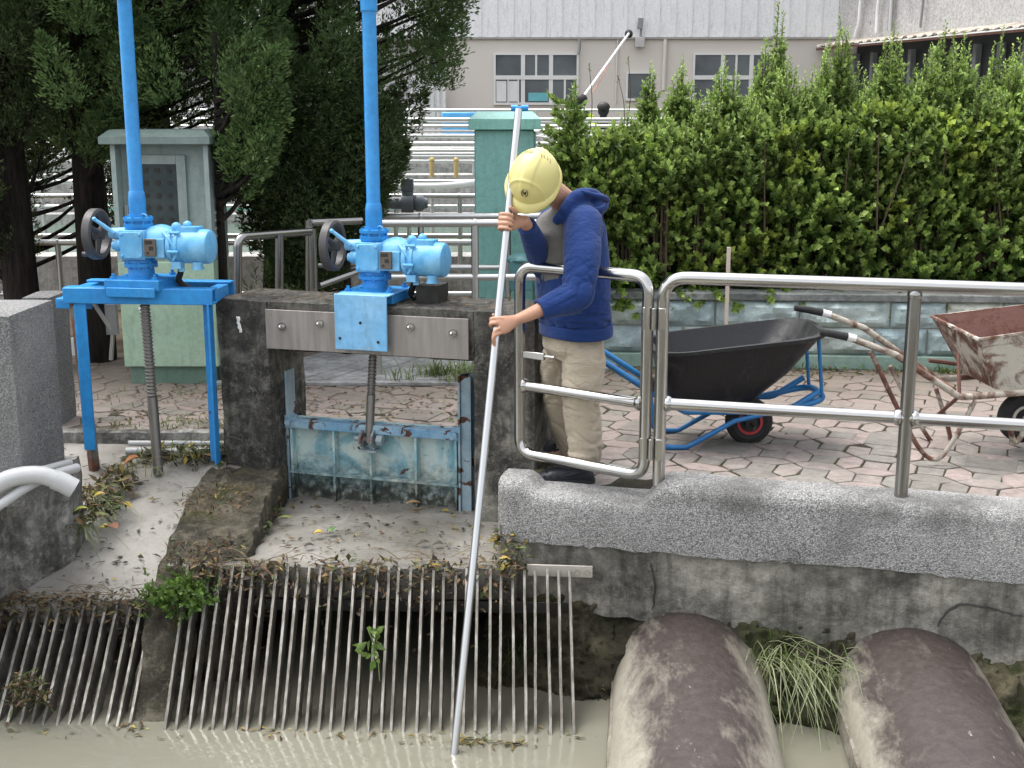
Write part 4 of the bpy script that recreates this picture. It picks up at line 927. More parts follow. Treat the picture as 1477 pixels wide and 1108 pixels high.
CURT = plain('curtain', (.6, .62, .6), .8, 0, .1); TEALP = plain('teal_sheet', (.12, .38, .42), .6)
def window(px0, px1, py0, py1, cols, split, fills=()):
    a, b = at(px0, py0, 31.97), at(px1, py1, 31.97); t = .05
    m = MB()
    zs = b.z + (a.z - b.z)*(1-split) if split else None
    m.box2((a.x, 31.93, b.z-.06), (b.x, 32.0, b.z)); m.box2((a.x, 31.94, a.z-.04), (b.x, 32, a.z)); m.box2((a.x, 31.94, b.z), (a.x+t, 32, a.z-.04)); m.box2((b.x-t, 31.94, b.z), (b.x, 32, a.z-.04))
    if zs: m.box2((a.x+t, 31.935, zs-.05), (b.x-t, 31.995, zs+.05))
    for c in cols:
        x = a.x + (b.x-a.x)*c[0]; lo, hi = (b.z, a.z-.04) if c[1] == 'f' else ((zs+.05, a.z-.04) if c[1] == 'u' else (b.z, zs-.05))
        m.box2((x-c[2], 31.945, lo), (x+c[2], 31.993, hi))
    f = m.build('window', FRAME, fb)
    m = MB(); m.box2((a.x+.02, 31.97, b.z+.001), (b.x-.02, 31.99, a.z-.03)); m.build('pane', GLASS, f)
    for (u0, u1, v0, v1, mt) in fills:
        m = MB(); m.box2((a.x+(b.x-a.x)*u0, 31.955, b.z+(a.z-b.z)*v0), (a.x+(b.x-a.x)*u1, 31.968, b.z+(a.z-b.z)*v1)); m.build('curtain', mt, f)
    return f
window(712, 834, 77, 148, [(.345, 'f', .05), (.675, 'f', .05), (.5, 'u', .025), (.17, 'l', .02), (.29, 'l', .02), (.84, 'l', .025)], .49, [(.03, .15, .02, .44, CURT), (.18, .28, .02, .44, CURT), (.41, .64, .03, .2, TEALP)])
window(1000, 1122, 77, 148, [(.345, 'f', .05), (.675, 'f', .05), (.5, 'u', .025), (.5, 'l', .02)], .49, [(.72, .84, .05, .3, plain('blue_bucket', (.05, .4, .65), .5))])
window(903, 941, 104, 142, [], 0)
m = MB(); x = at(596, 140, 31.5).x; x1 = at(641, 140, 31.5).x; z0, z1 = 0, at(600, 108, 31.5).z
while x < x1: m.box2((x, 31.5, z0), (x+.07, 31.54, z1)); x += .145
m.box2((at(590, 0, 31.5).x, 31.54, z0), (x1, 31.6, z1)); tag(m.build('slatted_screen', m_paint('slat_white', (.62, .63, .62), (.7, .7, .69), 0)), 'pale vertical slatted screen at the left end of the factory wall', 'screen')
lm = empty('floodlight', at(923, 60, 31.8), 'grey floodlight on a stalk above its box on the factory wall', 'floodlight')
GR = plain('lamp_grey', (.22, .22, .22), .6); 
m = MB(); m.box(at(923, 61, 31.85), (.22, .16, .24)); m.build('box', plain('lamp_box', (.42, .42, .4), .6), lm, bevel=.01)
m = MB(); m.cyl(at(924, 54, 31.85), at(925, 38, 31.85), .03, n=8); m.build('stalk', GR, lm); m = MB(); m.box(at(923.5, 34, 31.8), (.13, .12, .26), M.Rotation(R(6), 3, 'Y')); m.build('lamp_head', GR, lm, bevel=.01)
pipe_thing('downpipe', [at(836, 56, 31.85), at(836, 68, 31.85), at(834, 79, 31.85)], .035, GR, 'short dark bent pipe above the right corner of the factory window')
pipe_thing('conduit', [at(891, 57, 31.96), at(888, 150, 31.96)], .02, BW, 'thin beige conduit on the factory wall beside the floodlight')
pipe_thing('conduit', [at(960, 57, 31.95), at(957, 130, 31.95)], .05, BW, 'thick beige conduit on the factory wall right of the floodlight')
bx = empty('blue_box', at(672, 185, 24), 'light blue plastic box on the far tank walkway', 'box')
a, b = at(637, 162, 24), at(688, 190, 24); m = MB(); m.box2((a.x, 24, b.z-.2), (b.x, 24.6, a.z)); m.build('bin', plain('light_blue_plastic', (.1, .38, .72), .5), bx, bevel=.02)
pu = empty('blue_pump', at(755, 165, 23), 'pair of small blue motors above the teal cabinet', 'pump')
for i, (x0, x1, y) in enumerate([(737, 762, 156), (734, 766, 166)]):
    m = MB(); m.cyl(at(x0, y, 23), at(x0 + 10, y, 23), .055, n=12); m.cyl(at(x1-10, y, 23), at(x1, y, 23), .055, n=12); m.cyl(at(x0+8, y, 23), at(x1-8, y, 23), .03, n=8); m.build('motor', BLUE, pu)
m = MB(); m.cyl(at(750, 158, 23), at(750, 185, 23), .04, n=8); m.build('stand', DARKM, pu)

# right-hand building, turned towards the camera
RA = math.atan2(25.2-32, 9.97-8.04); RO = V((8.04, 32, 0)); RE = V((math.cos(RA), math.sin(RA), 0)); RN = V((-math.sin(RA), math.cos(RA), 0))
def QR(x, o, z): return RO + RE*x + RN*o + V((0, 0, z))
RR = RZ(RA); b2 = empty('workshop_building', QR(6, 2, -.07), 'grey rendered workshop with a rusty awning and dark openings at the upper right', 'building')
def rbox(mb, x0, x1, o0, o1, z0, z1): mb.box(QR((x0+x1)/2, (o0+o1)/2, (z0+z1)/2), (x1-x0, o1-o0, z1-z0), RR)
za = 3.3
m = MB(); rbox(m, 0, 22, .0, .4, za+.1, 5.05); m.build('wall', m_concrete('grey_render', (.36, .35, .34), (.40, .39, .38), (.43, .42, .4), .38, .62, False, .15), b2)
m = MB(); rbox(m, 2.6, 22, -.02, .42, 4.55, 9); m.build('parapet_band', m_paint('cream_render', (.58, .55, .51), (.62, .59, .55), 0), b2)
m = MB(); rbox(m, 2.4, 22, -.07, .05, 4.48, 4.55); m.build('ledge', plain('ledge_white', (.66, .65, .62), .7), b2)
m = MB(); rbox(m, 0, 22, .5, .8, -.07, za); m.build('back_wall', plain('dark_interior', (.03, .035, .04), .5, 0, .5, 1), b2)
m = MB()
for x in np.arange(.2, 12, .8): rbox(m, x, x+.12, .35, .49, -.07, za-.2)
m.build('frame', plain('grey_frame', (.2, .21, .22), .5), b2)
m = MB(); x = 0; i = 0
while x < 14:
    h = .05*math.sin(i*1.6); m.add([QR(x, -.6, za-.02+h*.6), QR(x+.09, -.6, za-.02-h*.6), QR(x+.09, .0, za+.09-h*.6), QR(x, .0, za+.09+h*.6)], [(0,1,2,3)]); x += .09; i += 1
aw = m.build('awning', plain('rusty_sheet', (.46, .41, .35), .85, 0, .4, 3), b2, smooth=0); sm = aw.modifiers.new('thick', 'SOLIDIFY'); sm.thickness = .012
m = MB(); rbox(m, 0, 14, -.56, -.52, za-.12, za-.07); m.build('fascia', RUST, b2)
m = MB(); rbox(m, .5, 2.3, -.03, .05, 4.55, 6.5); wn = m.build('window', GLASS, b2)
m = MB(); 
for x in (.5, .95, 1.4, 1.85, 2.25): rbox(m, x, x+.05, -.06, -.031, 4.5, 6.5)
for z in (4.5, 4.8): rbox(m, .5, 2.3, -.065, -.061, z, z+.05)
m.build('frame', plain('grey_frame_b', (.3, .31, .32), .5), wn)
def rpipe(pts, r, mt, lab): return pipe_thing('conduit', [QR(*p) for p in pts], r, mt, lab)
rpipe([(1.5, -.1, 4.5), (1.2, -.1, 4.3), (1.15, -.1, 3.8), (1.0, -.1, 3.45)], .04, WHITEP, 'white curved pipe on the grey workshop wall, nearest the corner')
rpipe([(2.1, -.1, 4.5), (1.95, -.1, 4.1), (1.95, -.1, 3.5)], .04, WHITEP, 'white curved pipe on the grey workshop wall, under the window end')
rpipe([(2.5, -.1, 6.5), (2.5, -.1, 5), (2.5, -.1, 3.5)], .06, STEELF, 'upright grey steel pipe on the workshop wall')
rpipe([(2.6, -.15, 5.1), (3.0, -.15, 4.9), (3.05, -.15, 4.6), (3.05, -.15, 4.2)], .04, DARKM, 'black bent cable pipe on the workshop wall')
rpipe([(3.8, -.1, 5.4), (3.75, -.1, 4.2), (3.7, -.1, 3.5)], .03, GR, 'thin grey cable hanging over the cream band of the workshop')

# distant worker beyond the hedge
dp = bpy.data.objects
def far_person(c, h, lab):
    m = MB(); k = h/1.7
    prof = [(.05, 0), (.13, .02), (.15, .5), (.17, .85), (.2, 1.0), (.19, 1.15), (.23, 1.38), (.16, 1.46), (.065, 1.5), (.065, 1.54), (.1, 1.6), (.11, 1.66), (.09, 1.74), (.02, 1.78)]
    rs = [[V(c) + V((r*k*1.0*math.cos(a), r*k*.62*math.sin(a), z*k)) for a in np.linspace(0, 2*math.pi, 19)[:-1]] for r, z in prof]; m.rings(rs)
    o = m.build('person', plain('dark_clothes', (.02, .02, .025), .8), None, 60)
    m = MB(); rs = [[V(c) + V((r*k*math.cos(a), r*k*.66*math.sin(a), z*k)) for a in np.linspace(0, 2*math.pi, 19)[:-1]] for r, z in [(.2, .9), (.235, 1.0), (.225, 1.15), (.265, 1.37), (.2, 1.42)]]; m.rings(rs); m.build('vest', plain('hi_vis', (.45, .62, .04), .7), o, 60)
    m = MB(); m.box(V(c) + V((0, -.17*k, 1.2*k)), (.26*k, .12*k, .5*k)); m.build('backpack', plain('black_cloth', (.015, .015, .018), .8), o, bevel=.03)
    m = MB(); m.ball(V(c) + V((0, 0, 1.71*k)), (.125*k, .125*k, .1*k)); m.build('hat', DARKM, o)
    return tag(o, lab, 'person')
p = at(870, 185, 24); far_person((p.x, 24, at(870, 152, 24).z - 1.72), 1.68, 'distant worker in dark clothes and a yellow vest seen from behind over the hedge')
p = at(838, 165, 25.2); far_person((p.x, 25.2, at(838, 140, 25.2).z - 1.72), 1.68, 'distant second worker half hidden by the hedge beside the long white pole')
wp = empty('cleaning_pole', at(820, 170, 27), 'long white pole with an orange cord, slanting against the factory wall', 'pole')
m = MB(); m.tube([at(815, 175, 25), at(850, 128, 27.5), at(908, 47, 31)], .03, 8); m.build('shaft', WHITEP, wp)
m = MB(); m.tube(spline([at(853, 135, 27), at(868, 113, 28.5), at(880, 88, 29.5)], 5), .009, 6); m.build('cord', plain('orange_cord', (.5, .16, .1), .7), wp); m = MB(); m.ball(at(907, 49, 31), .1); m.build('head', DARKM, wp)

# ------------------------------------------------------------------ foliage
def nrm(a): return a / np.maximum(np.linalg.norm(a, axis=1, keepdims=True), 1e-9)
def leaf_mesh(name, P, D, N, L, Wd, col, mat, parent=None, fold=.25, wide=.5):
    """one folded kite of two triangles per leaf, colour per leaf"""
    n = len(P); D = nrm(D); Sd = nrm(np.cross(D, N)); N = np.cross(Sd, D); L = L[:, None]; Wd = Wd[:, None]
    v = np.empty((n, 4, 3)); v[:, 0] = P; v[:, 1] = P + D*L*wide + Sd*Wd*.5 + N*Wd*fold; v[:, 2] = P + D*L; v[:, 3] = P + D*L*wide - Sd*Wd*.5 + N*Wd*fold
    idx = (np.arange(n)*4)[:, None]; f = np.concatenate([idx + [0, 1, 2], idx + [0, 2, 3]], 1).reshape(-1)
    me = bpy.data.meshes.new(name); me.vertices.add(n*4); me.vertices.foreach_set('co', v.reshape(-1))
    me.loops.add(len(f)); me.loops.foreach_set('vertex_index', f.astype(np.int32))
    nf = len(f)//3; me.polygons.add(nf); me.polygons.foreach_set('loop_start', np.arange(0, len(f), 3, dtype=np.int32)); me.polygons.foreach_set('loop_total', np.full(nf, 3, dtype=np.int32))
    at_ = me.attributes.new('Col', 'FLOAT_COLOR', 'POINT'); c4 = np.ones((n, 4, 4)); c4[:, :, :3] = col[:, None, :]; at_.data.foreach_set('color', c4.reshape(-1))
    me.materials.append(mat); me.update(); me.validate()
    return link(bpy.data.objects.new(name, me), parent)

def shoots(base, dirs, length, nl, L, Wd, c0, c1, ang=50, jit=.2):
    """leaves set round short shoots: returns arrays for leaf_mesh. c0 inner/old colour, c1 tip colour"""
    k = len(base); t = np.tile(np.linspace(.05, 1, nl), k); b = np.repeat(base, nl, 0); d = np.repeat(nrm(dirs), nl, 0); ln = np.repeat(length, nl)
    ref = np.where(np.abs(d[:, 2:3]) > .9, np.array([[1., 0, 0]]), np.array([[0, 0, 1.]])); a = nrm(np.cross(d, ref)); bb = np.cross(d, a)
    ph = np.tile(np.arange(nl)*2.4, k) + np.repeat(rng.uniform(0, 6.28, k), nl)
    rad = a*np.cos(ph)[:, None] + bb*np.sin(ph)[:, None]
    an = np.radians(ang*(1.15 - .75*t))[:, None] + rng.normal(0, .15, (len(t), 1))
    D = d*np.cos(an) + rad*np.sin(an) + rng.normal(0, jit*.5, (len(t), 3)); P = b + d*(ln*t)[:, None]
    N = nrm(d*np.sin(an) - rad*np.cos(an))*-1; N = np.where((N*d).sum(1, keepdims=True) < 0, -N, N)
    ll = L*rng.uniform(.7, 1.25, len(t)); w = Wd*ll/L*rng.uniform(.85, 1.15, len(t))
    sv = np.repeat(rng.uniform(.75, 1.25, (k, 1)), nl, 0)*rng.uniform(.85, 1.15, (len(t), 1))
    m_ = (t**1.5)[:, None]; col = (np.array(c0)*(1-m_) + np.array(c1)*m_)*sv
    return P, D, N, ll, w, col
def cat(parts): return [np.concatenate(q, 0) for q in zip(*parts)]

# hedge
hedge = empty('hedge', (2.4, 9.2, .4), 'leafy green hedge with tall upright shoots growing behind the block wall', 'hedge')
def fbm(x, y, s=0): return mn.noise(V((x, y, s))) + .5*mn.noise(V((x*2.1, y*2.1, s+7)))
def hedge_top(x): return 1.40 + .34*(x-.4)/4 + .15*fbm(x*1.3, 0, 3) + .12*mn.noise(V((x*5, 1, 1)))
X0, X1 = .36, 5.0
parts = []; K = 4200
u = rng.uniform(0, 1, K); base = []; dirs = []
for i in range(K):
    x = X0 + (X1-X0)*rng.uniform()
    zt = hedge_top(x); q = rng.uniform()
    if q < .8:      # face towards the path, in bulging tiers
        z = .36 + (zt-.36)*rng.uniform()**.9; y = 8.72 + .16*(z/1.5) - .16*fbm(x*1.6, z*2.2, 11) - .10*mn.noise(V((x*5, z*6, 2))) - .07*mn.noise(V((x*11, z*11, 5))) + rng.uniform(0, .22)
        d = V((rng.normal(0, .35), -.8, .55 + rng.normal(0, .35)))
    elif q < .95: z = zt - rng.uniform(0, .1); y = 8.85 + rng.uniform(0, .9); d = V((rng.normal(0, .3), -.25, 1))
    else: x = X0 + rng.uniform(-.03, .1); z = .4 + (zt-.4)*rng.uniform(); y = 8.8 + rng.uniform(0, .8); d = V((-.8, -.3, .5))
    if z < .5: y -= .10*rng.uniform(); z -= .10*max(0, mn.noise(V((x*4, 0, 20))))*2; d = V((rng.normal(0, .3), -.8, -.15))
    base.append((x, y, z)); dirs.append(d)
base = np.array(base); dirs = np.array(dirs)
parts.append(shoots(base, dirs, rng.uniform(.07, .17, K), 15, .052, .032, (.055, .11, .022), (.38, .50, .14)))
for k in (0,):
    # overall light/dark clumping of old and young growth
    P = parts[0][0]; cl = np.array([mn.noise(V(p)*3.3) + .6*mn.noise(V(p)*9) for p in P[::14]]); parts[0][5][:] *= np.repeat(1 + .5*np.clip(cl, -1, 1), 14)[:, None]
    yel = np.array([mn.noise(V(p)*2.1 + V((9, 0, 0))) > .28 for p in P[::14]]); parts[0][5][np.repeat(yel, 14)] *= np.array([1.2, 1.1, .85])
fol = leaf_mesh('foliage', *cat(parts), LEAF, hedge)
# inner twigs, so the depth of the hedge is dark wood and not void
m = MB()
for i in range(150):
    x = rng.uniform(X0+.05, X1); y = rng.uniform(8.95, 9.6); zt = hedge_top(x); p0 = V((x, y, .1)); p1 = p0 + V((rng.normal(0, .2), rng.normal(-.1, .15), zt-.1 - rng.uniform(0, .3)))
    m.tube([p0, p0.lerp(p1, .5) + V((rng.normal(0, .05), rng.normal(0, .05), 0)), p1], [.012, .008, .004], 5)
m.build('stems', STEMB, hedge)
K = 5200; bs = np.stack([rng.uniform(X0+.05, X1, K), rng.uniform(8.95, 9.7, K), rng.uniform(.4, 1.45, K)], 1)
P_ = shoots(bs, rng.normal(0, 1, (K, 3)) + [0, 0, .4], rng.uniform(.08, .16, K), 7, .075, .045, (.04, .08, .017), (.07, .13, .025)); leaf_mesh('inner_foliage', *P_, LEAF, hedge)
# tall shoots: (pixel x, pixel y of the tip, depth, radius)
spikes = [(830, 118, 9.0, .05), (862, 190, 9.0, .16), (905, 160, 8.95, .16), (938, 98, 9.2, .07), (985, 86, 9.3, .13), (1045, 88, 9.1, .18), (1085, 130, 9.0, .14), (1123, 4, 9.6, .12), (1140, 85, 9.1, .16), (1172, 100, 9.1, .13),
          (1212, 28, 9.2, .15), (1248, 120, 9.0, .12), (1290, 40, 9.2, .15), (1322, 115, 9.0, .15), (1365, 36, 9.3, .16), (1345, 70, 9.1, .17), (1391, 54, 9.1, .13), (1425, 110, 9.0, .16), (1447, 44, 9.3, .14), (1473, 60, 9.1, .16), (1015, 150, 8.95, .15), (960, 165, 8.9, .14), (1270, 90, 9.3, .14), (1505, 40, 9.2, .16), (1540, 60, 9.1, .16), (1580, 50, 9.2, .16), (1105, 60, 9.4, .1), (1195, 60, 9.4, .1)]
for i, (px, py, Y, rad) in enumerate(spikes):
    tip = at(px, py, Y); z0 = 1.1; H = tip.z - z0; prs = []; stems = [(V((tip.x, Y, z0)), tip, 1.0)]
    for k in range(int(9 + rad*150)):
        a = rng.uniform(0, 6.28); q = rng.uniform(.42, .95); r_ = rad*3.3*math.sqrt(rng.uniform(.1, 1))*(1.03 - q)+.015
        stems.append((V((tip.x + r_*.5*math.cos(a), Y + r_*.5*math.sin(a), z0)), V((tip.x + r_*math.cos(a), Y + r_*math.sin(a) - .02, z0 + H*q)), .9))
    m = MB()
    for (b_, t_, s0) in stems:
        ln = (t_-b_).length; n = max(4, int(ln/.022)); tt = np.linspace(0, 1, n); bend = rng.normal(0, .018, 2)
        C_ = np.array(b_)[None]*(1-tt)[:, None] + np.array(t_)[None]*tt[:, None]; C_[:, 0] += bend[0]*np.sin(tt*3.1); C_[:, 1] += bend[1]*np.sin(tt*3.1)
        d = np.tile(np.array((t_-b_).normalized()), (n, 1)) + rng.normal(0, .25, (n, 3)); 
        pr = shoots(C_, d, np.full(n, .03), 4, .043, .022, (.075, .135, .03), (.33, .43, .13), ang=62)
        sc = np.repeat(np.clip(1.15 - .6*tt**2.5, .35, 1.2), 4); pr[3][:] *= sc; pr[4][:] *= sc; pr[5][:] *= np.repeat(.75 + .75*tt, 4)[:, None]
        prs.append(pr)
        ns = int(ln*34); ti = rng.uniform(0, .8, ns); sp_ = np.array(b_)[None]*(1-ti)[:, None] + np.array(t_)[None]*ti[:, None]; ph = rng.uniform(0, 6.28, ns)
        prs.append(shoots(sp_, np.stack([np.cos(ph), np.sin(ph) - .3, rng.uniform(.6, 1.3, ns)], 1), rng.uniform(.05, .11, ns), 10, .043, .022, (.075, .135, .03), (.36, .48, .16)))
        m.tube([b_ - V((0, 0, .5)), b_, t_ - V((0, 0, .02))], [.009, .006, .002], 5)
    pr = cat(prs); pr[5] *= .85 + .3*rng.uniform()
    s_ = leaf_mesh('shoot', *pr, LEAF, hedge); m.build('stem', STEMB, s_)
for px, py, bx, by in [(850, 95, 850, 200), (906, 85, 905, 180), (892, 112, 900, 190)]:
    a, b = at(bx, by, 9.2), at(px, py, 9.2); m = MB(); m.tube(spline([a, a.lerp(b, .5) + V((.02, 0, 0)), b], 5), [.004, .002], 5); tw = m.build('twig', STEMB, hedge)
    leaf_mesh('twig_leaves', *shoots(np.array([b - V((0,0,.05))]), np.array([[0., 0, 1]]), np.array([.05]), 6, .03, .012, (.12, .13, .07), (.14, .15, .08)), LEAF, tw)

# conifers with flame-shaped clumps
def conifer(tx, ty, lab, lobes, trunk_r, tz, lean=(0, 0), bri=1.0, trunk_wob=0):
    t = empty('conifer_tree', (tx, ty, -.07), lab, 'tree', 'dark conifers behind the actuators')
    m = MB(); pts = [V((tx + lean[0]*k + trunk_wob*math.sin(k*7+tx), ty + lean[1]*k, -.1 + (tz+.1)*k)) for k in np.linspace(0, 1, 9)]
    m.tube(pts, list(np.linspace(trunk_r*1.25, trunk_r*.45, 9)), 12)
    for v in m.v:
        a = .25*trunk_r*mn.noise(v*7) + .15*trunk_r*mn.noise(V((v.x*20, v.y*20, v.z*3))); v.x += a; v.y += a
    m.build('trunk', BARK, t, 60)
    m = MB(); parts = []
    for (c, r, h, n) in lobes:
        n = int(n*1.55); c = np.array(c); bx = V((tx, ty, max(.3, c[2] - h*.8)))
        m.tube(spline([bx, V(c)*.5 + bx*.5 + V((0, 0, -.05)), V(c)], 3), [.022, .008], 5)
        out = V((c[0]-tx, c[1]-ty, 0)); out = out.normalized() if out.length > .01 else V((0, -1, 0))
        ax = np.array((out*.45 + V((rng.normal(0, .25), rng.normal(0, .25), .9))).normalized())
        # flame: cross-section radius along its axis
        s = rng.uniform(-.5, .5, n); g = np.sqrt(np.clip(1 - (2*s + .15)**2, .03, 1))*(1 - .35*(s+.5)); 
        th = rng.uniform(0, 6.28, n); a = np.cross(ax, [0, 0, 1.]); a /= np.linalg.norm(a) + 1e-6; b = np.cross(ax, a)
        kn = np.array([.75 + .5*(math.sin(5*q+c[0]*9) * math.sin(7*w_+c[2]*5)) for q, w_ in zip(th, s*3)])
        rd = r*g*np.clip(kn, .4, 1.25)*rng.uniform(.72, 1.05, n)
        rv = a[None]*np.cos(th)[:, None] + b[None]*np.sin(th)[:, None]
        P = c + ax*(s*h)[:, None] + rv*rd[:, None]
        D = rv*.65 + ax*.7 + rng.normal(0, .35, (n, 3)); N = nrm(rng.normal(0, 1, (n, 3)) + rv*.8)
        n = int(n); L = rng.uniform(.02, .042, n); Wd = L*rng.uniform(.26, .42, n)
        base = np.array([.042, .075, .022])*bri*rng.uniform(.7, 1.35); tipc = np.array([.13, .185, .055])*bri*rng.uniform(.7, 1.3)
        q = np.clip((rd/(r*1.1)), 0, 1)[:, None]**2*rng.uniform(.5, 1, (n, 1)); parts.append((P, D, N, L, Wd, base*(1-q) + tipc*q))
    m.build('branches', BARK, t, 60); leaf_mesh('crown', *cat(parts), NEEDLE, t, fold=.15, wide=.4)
    return t
def silhouette_lobes(poly, Ys, n, r, h, dens, cy):
    """lobe centres whose outlines fill a vertical cross-section (x, z) of the crown; Ys = depth spread"""
    out = []; xs = [p[0] for p in poly]; zs = [p[1] for p in poly]
    def inside(x, z):
        c = False; j = len(poly)-1
        for i in range(len(poly)):
            if (poly[i][1] > z) != (poly[j][1] > z) and x < (poly[j][0]-poly[i][0])*(z-poly[i][1])/(poly[j][1]-poly[i][1]) + poly[i][0]: c = not c
            j = i
        return c
    while len(out) < n:
        x, z = rng.uniform(min(xs), max(xs)), rng.uniform(min(zs), max(zs))
        if inside(x, z):
            k = rng.uniform(.75, 1.25); out.append(((x, cy + rng.uniform(-Ys, Ys)*rng.uniform(.5, 1), z), r*k, h*k, int(dens*k*k)))
    return out
def zx(px, py, Y): p = at(px, py, Y); return (p.x, p.z)
YC = 9.3
polyC = [zx(x, y, YC) for x, y in [(330, 130), (300, 60), (300, 0), (300, -200), (340, -420), (450, -600), (560, -480), (640, -300), (685, -120), (690, 0), (665, 45), (632, 95), (590, 140), (560, 190), (545, 240), (520, 285), (480, 330), (430, 355), (395, 330), (400, 260), (350, 190)]]
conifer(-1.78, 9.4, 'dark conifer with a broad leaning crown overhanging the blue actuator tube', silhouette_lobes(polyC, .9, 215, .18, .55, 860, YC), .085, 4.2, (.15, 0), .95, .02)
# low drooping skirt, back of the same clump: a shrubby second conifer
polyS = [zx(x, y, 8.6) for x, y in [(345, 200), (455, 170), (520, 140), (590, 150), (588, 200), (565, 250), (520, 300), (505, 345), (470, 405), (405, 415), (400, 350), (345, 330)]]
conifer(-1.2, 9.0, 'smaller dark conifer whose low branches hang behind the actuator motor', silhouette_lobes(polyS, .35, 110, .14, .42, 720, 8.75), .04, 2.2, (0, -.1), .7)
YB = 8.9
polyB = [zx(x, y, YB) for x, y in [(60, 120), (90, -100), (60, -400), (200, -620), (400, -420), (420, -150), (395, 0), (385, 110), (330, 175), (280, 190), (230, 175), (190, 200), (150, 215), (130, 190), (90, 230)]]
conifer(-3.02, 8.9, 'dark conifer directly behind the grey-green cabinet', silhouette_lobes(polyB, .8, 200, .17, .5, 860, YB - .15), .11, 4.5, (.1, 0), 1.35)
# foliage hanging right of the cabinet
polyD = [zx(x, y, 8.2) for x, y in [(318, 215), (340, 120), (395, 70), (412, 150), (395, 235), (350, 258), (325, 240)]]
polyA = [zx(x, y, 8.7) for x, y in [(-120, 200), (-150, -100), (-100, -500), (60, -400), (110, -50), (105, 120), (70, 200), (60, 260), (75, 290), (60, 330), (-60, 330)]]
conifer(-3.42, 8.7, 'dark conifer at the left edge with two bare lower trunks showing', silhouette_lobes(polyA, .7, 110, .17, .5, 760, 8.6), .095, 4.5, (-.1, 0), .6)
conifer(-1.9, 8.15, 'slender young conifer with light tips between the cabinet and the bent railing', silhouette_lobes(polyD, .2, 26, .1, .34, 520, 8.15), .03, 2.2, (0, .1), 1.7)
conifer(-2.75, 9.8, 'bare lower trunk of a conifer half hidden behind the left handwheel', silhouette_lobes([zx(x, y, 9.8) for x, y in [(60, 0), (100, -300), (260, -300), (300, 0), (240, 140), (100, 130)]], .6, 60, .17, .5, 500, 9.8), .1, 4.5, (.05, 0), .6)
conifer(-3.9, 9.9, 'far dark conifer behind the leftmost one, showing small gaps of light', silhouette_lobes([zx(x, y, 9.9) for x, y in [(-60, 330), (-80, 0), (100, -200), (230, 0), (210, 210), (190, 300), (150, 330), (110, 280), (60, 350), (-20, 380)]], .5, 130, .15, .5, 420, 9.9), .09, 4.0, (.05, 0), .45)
# ivy leaves on the trunk
nb = 10; bs = np.array([at(385 + rng.uniform(-12, 14), 225 + rng.uniform(0, 110), 9.2) for _ in range(nb)])
tag(leaf_mesh('vine_leaves', *shoots(bs, rng.normal(0, 1, (nb, 3)) + [0, -1, -.6], np.full(nb, .06), 3, .09, .05, (.12, .16, .06), (.3, .24, .14)), LEAF), 'sparse pale vine leaves on the trunk of the leaning conifer', 'vine')
nb = 34; bs = np.array([[at(395, 405, 8.4).x + rng.normal(0, .1), 8.4 + rng.normal(0, .08), rng.uniform(.1, .62)] for _ in range(nb)])
tag(leaf_mesh('young_bush', *shoots(bs, rng.normal(0, .4, (nb, 3)) + [0, 0, 1], np.full(nb, .12), 14, .05, .012, (.04, .08, .02), (.09, .15, .035)), LEAF), 'small green bushy seedling behind the bent railing', 'bush')

# ------------------------------------------------------------------ leaf litter, weeds, grass
LC = np.array([[.10, .055, .025], [.055, .035, .02], [.16, .1, .045], [.035, .028, .02], [.2, .15, .06], [.07, .075, .025], [.12, .13, .04], [.35, .26, .04], [.06, .09, .025]])
def litter(name, pts, lab, L=(.02, .055), wr=(.22, .5), flat=.6, up=.0, probs=None, cat_='leaf litter'):
    P = np.array(pts); n = len(P); D = rng.normal(0, 1, (n, 3)); D[:, 2] *= (1-flat); N = rng.normal(0, .35, (n, 3)) + [0, -.2, 1]
    ll = rng.uniform(*L, n); c = LC[rng.choice(len(LC), n, p=probs)]*rng.uniform(.4, 1.1, (n, 1))
    o = leaf_mesh(name, P + np.array([0, 0, up]), D, N, ll, ll*rng.uniform(*wr, n), c, DRYLEAF); o['kind'] = 'stuff'; return tag(o, lab, cat_)
def twigs(name, segs, lab, mat=STEMB, r=.003):
    m = MB()
    for p in segs: m.tube(spline(p, 4), [r, r*.5], 4)
    o = m.build(name, mat, None, 60); o['kind'] = 'stuff'; return tag(o, lab, 'twigs')
def bil(Q, u, v): Q = [V(q) for q in Q]; return (Q[0]*(1-u)+Q[1]*u)*(1-v) + (Q[3]*(1-u)+Q[2]*u)*v
# band of wet debris caught along the top of the two screens
def band(x0, x1, y, z, n, sy=.05, sz=.035, dens=lambda u: 1):
    out = []
    while len(out) < n:
        u = rng.uniform()
        if rng.uniform() > dens(u): continue
        hh = abs(rng.normal(0, 1)); k = .5 + .9*abs(mn.noise(V((u*9, y, 0))))
        out.append((x0+(x1-x0)*u, y + rng.normal(.0, sy), z + hh*sz*k*.55 - .015))
    return out
pr_dark = np.array([.25, .25, .14, .2, .06, .04, .02, .01, .03])
b1 = band(-1.55, .06, 5.44, -.345, 700, .05, .03, lambda u: .35 + .65*(abs(mn.noise(V((u*6, 3, 0))))*2 > .25))
hang = [(x, y - abs(q)*.9*.6 - .012, z - abs(q)) for (x, y, z), q in zip(band(-1.5, .02, 5.42, -.37, 1100, .012, .01), rng.exponential(.045, 1100))][:600]
litter('leaf_debris', b1 + hang, 'matted dead leaves and twigs along the top of the wide bar screen', (.02, .06), (.18, .45), .35, 0, pr_dark)
b2_ = band(-2.6, -1.5, 5.42, -.50, 800, .055, .03); hang2 = [(x, y - q*.6, z - q) for (x, y, z), q in zip(band(-2.6, -1.6, 5.41, -.53, 420, .012, .01), rng.exponential(.03, 500))]
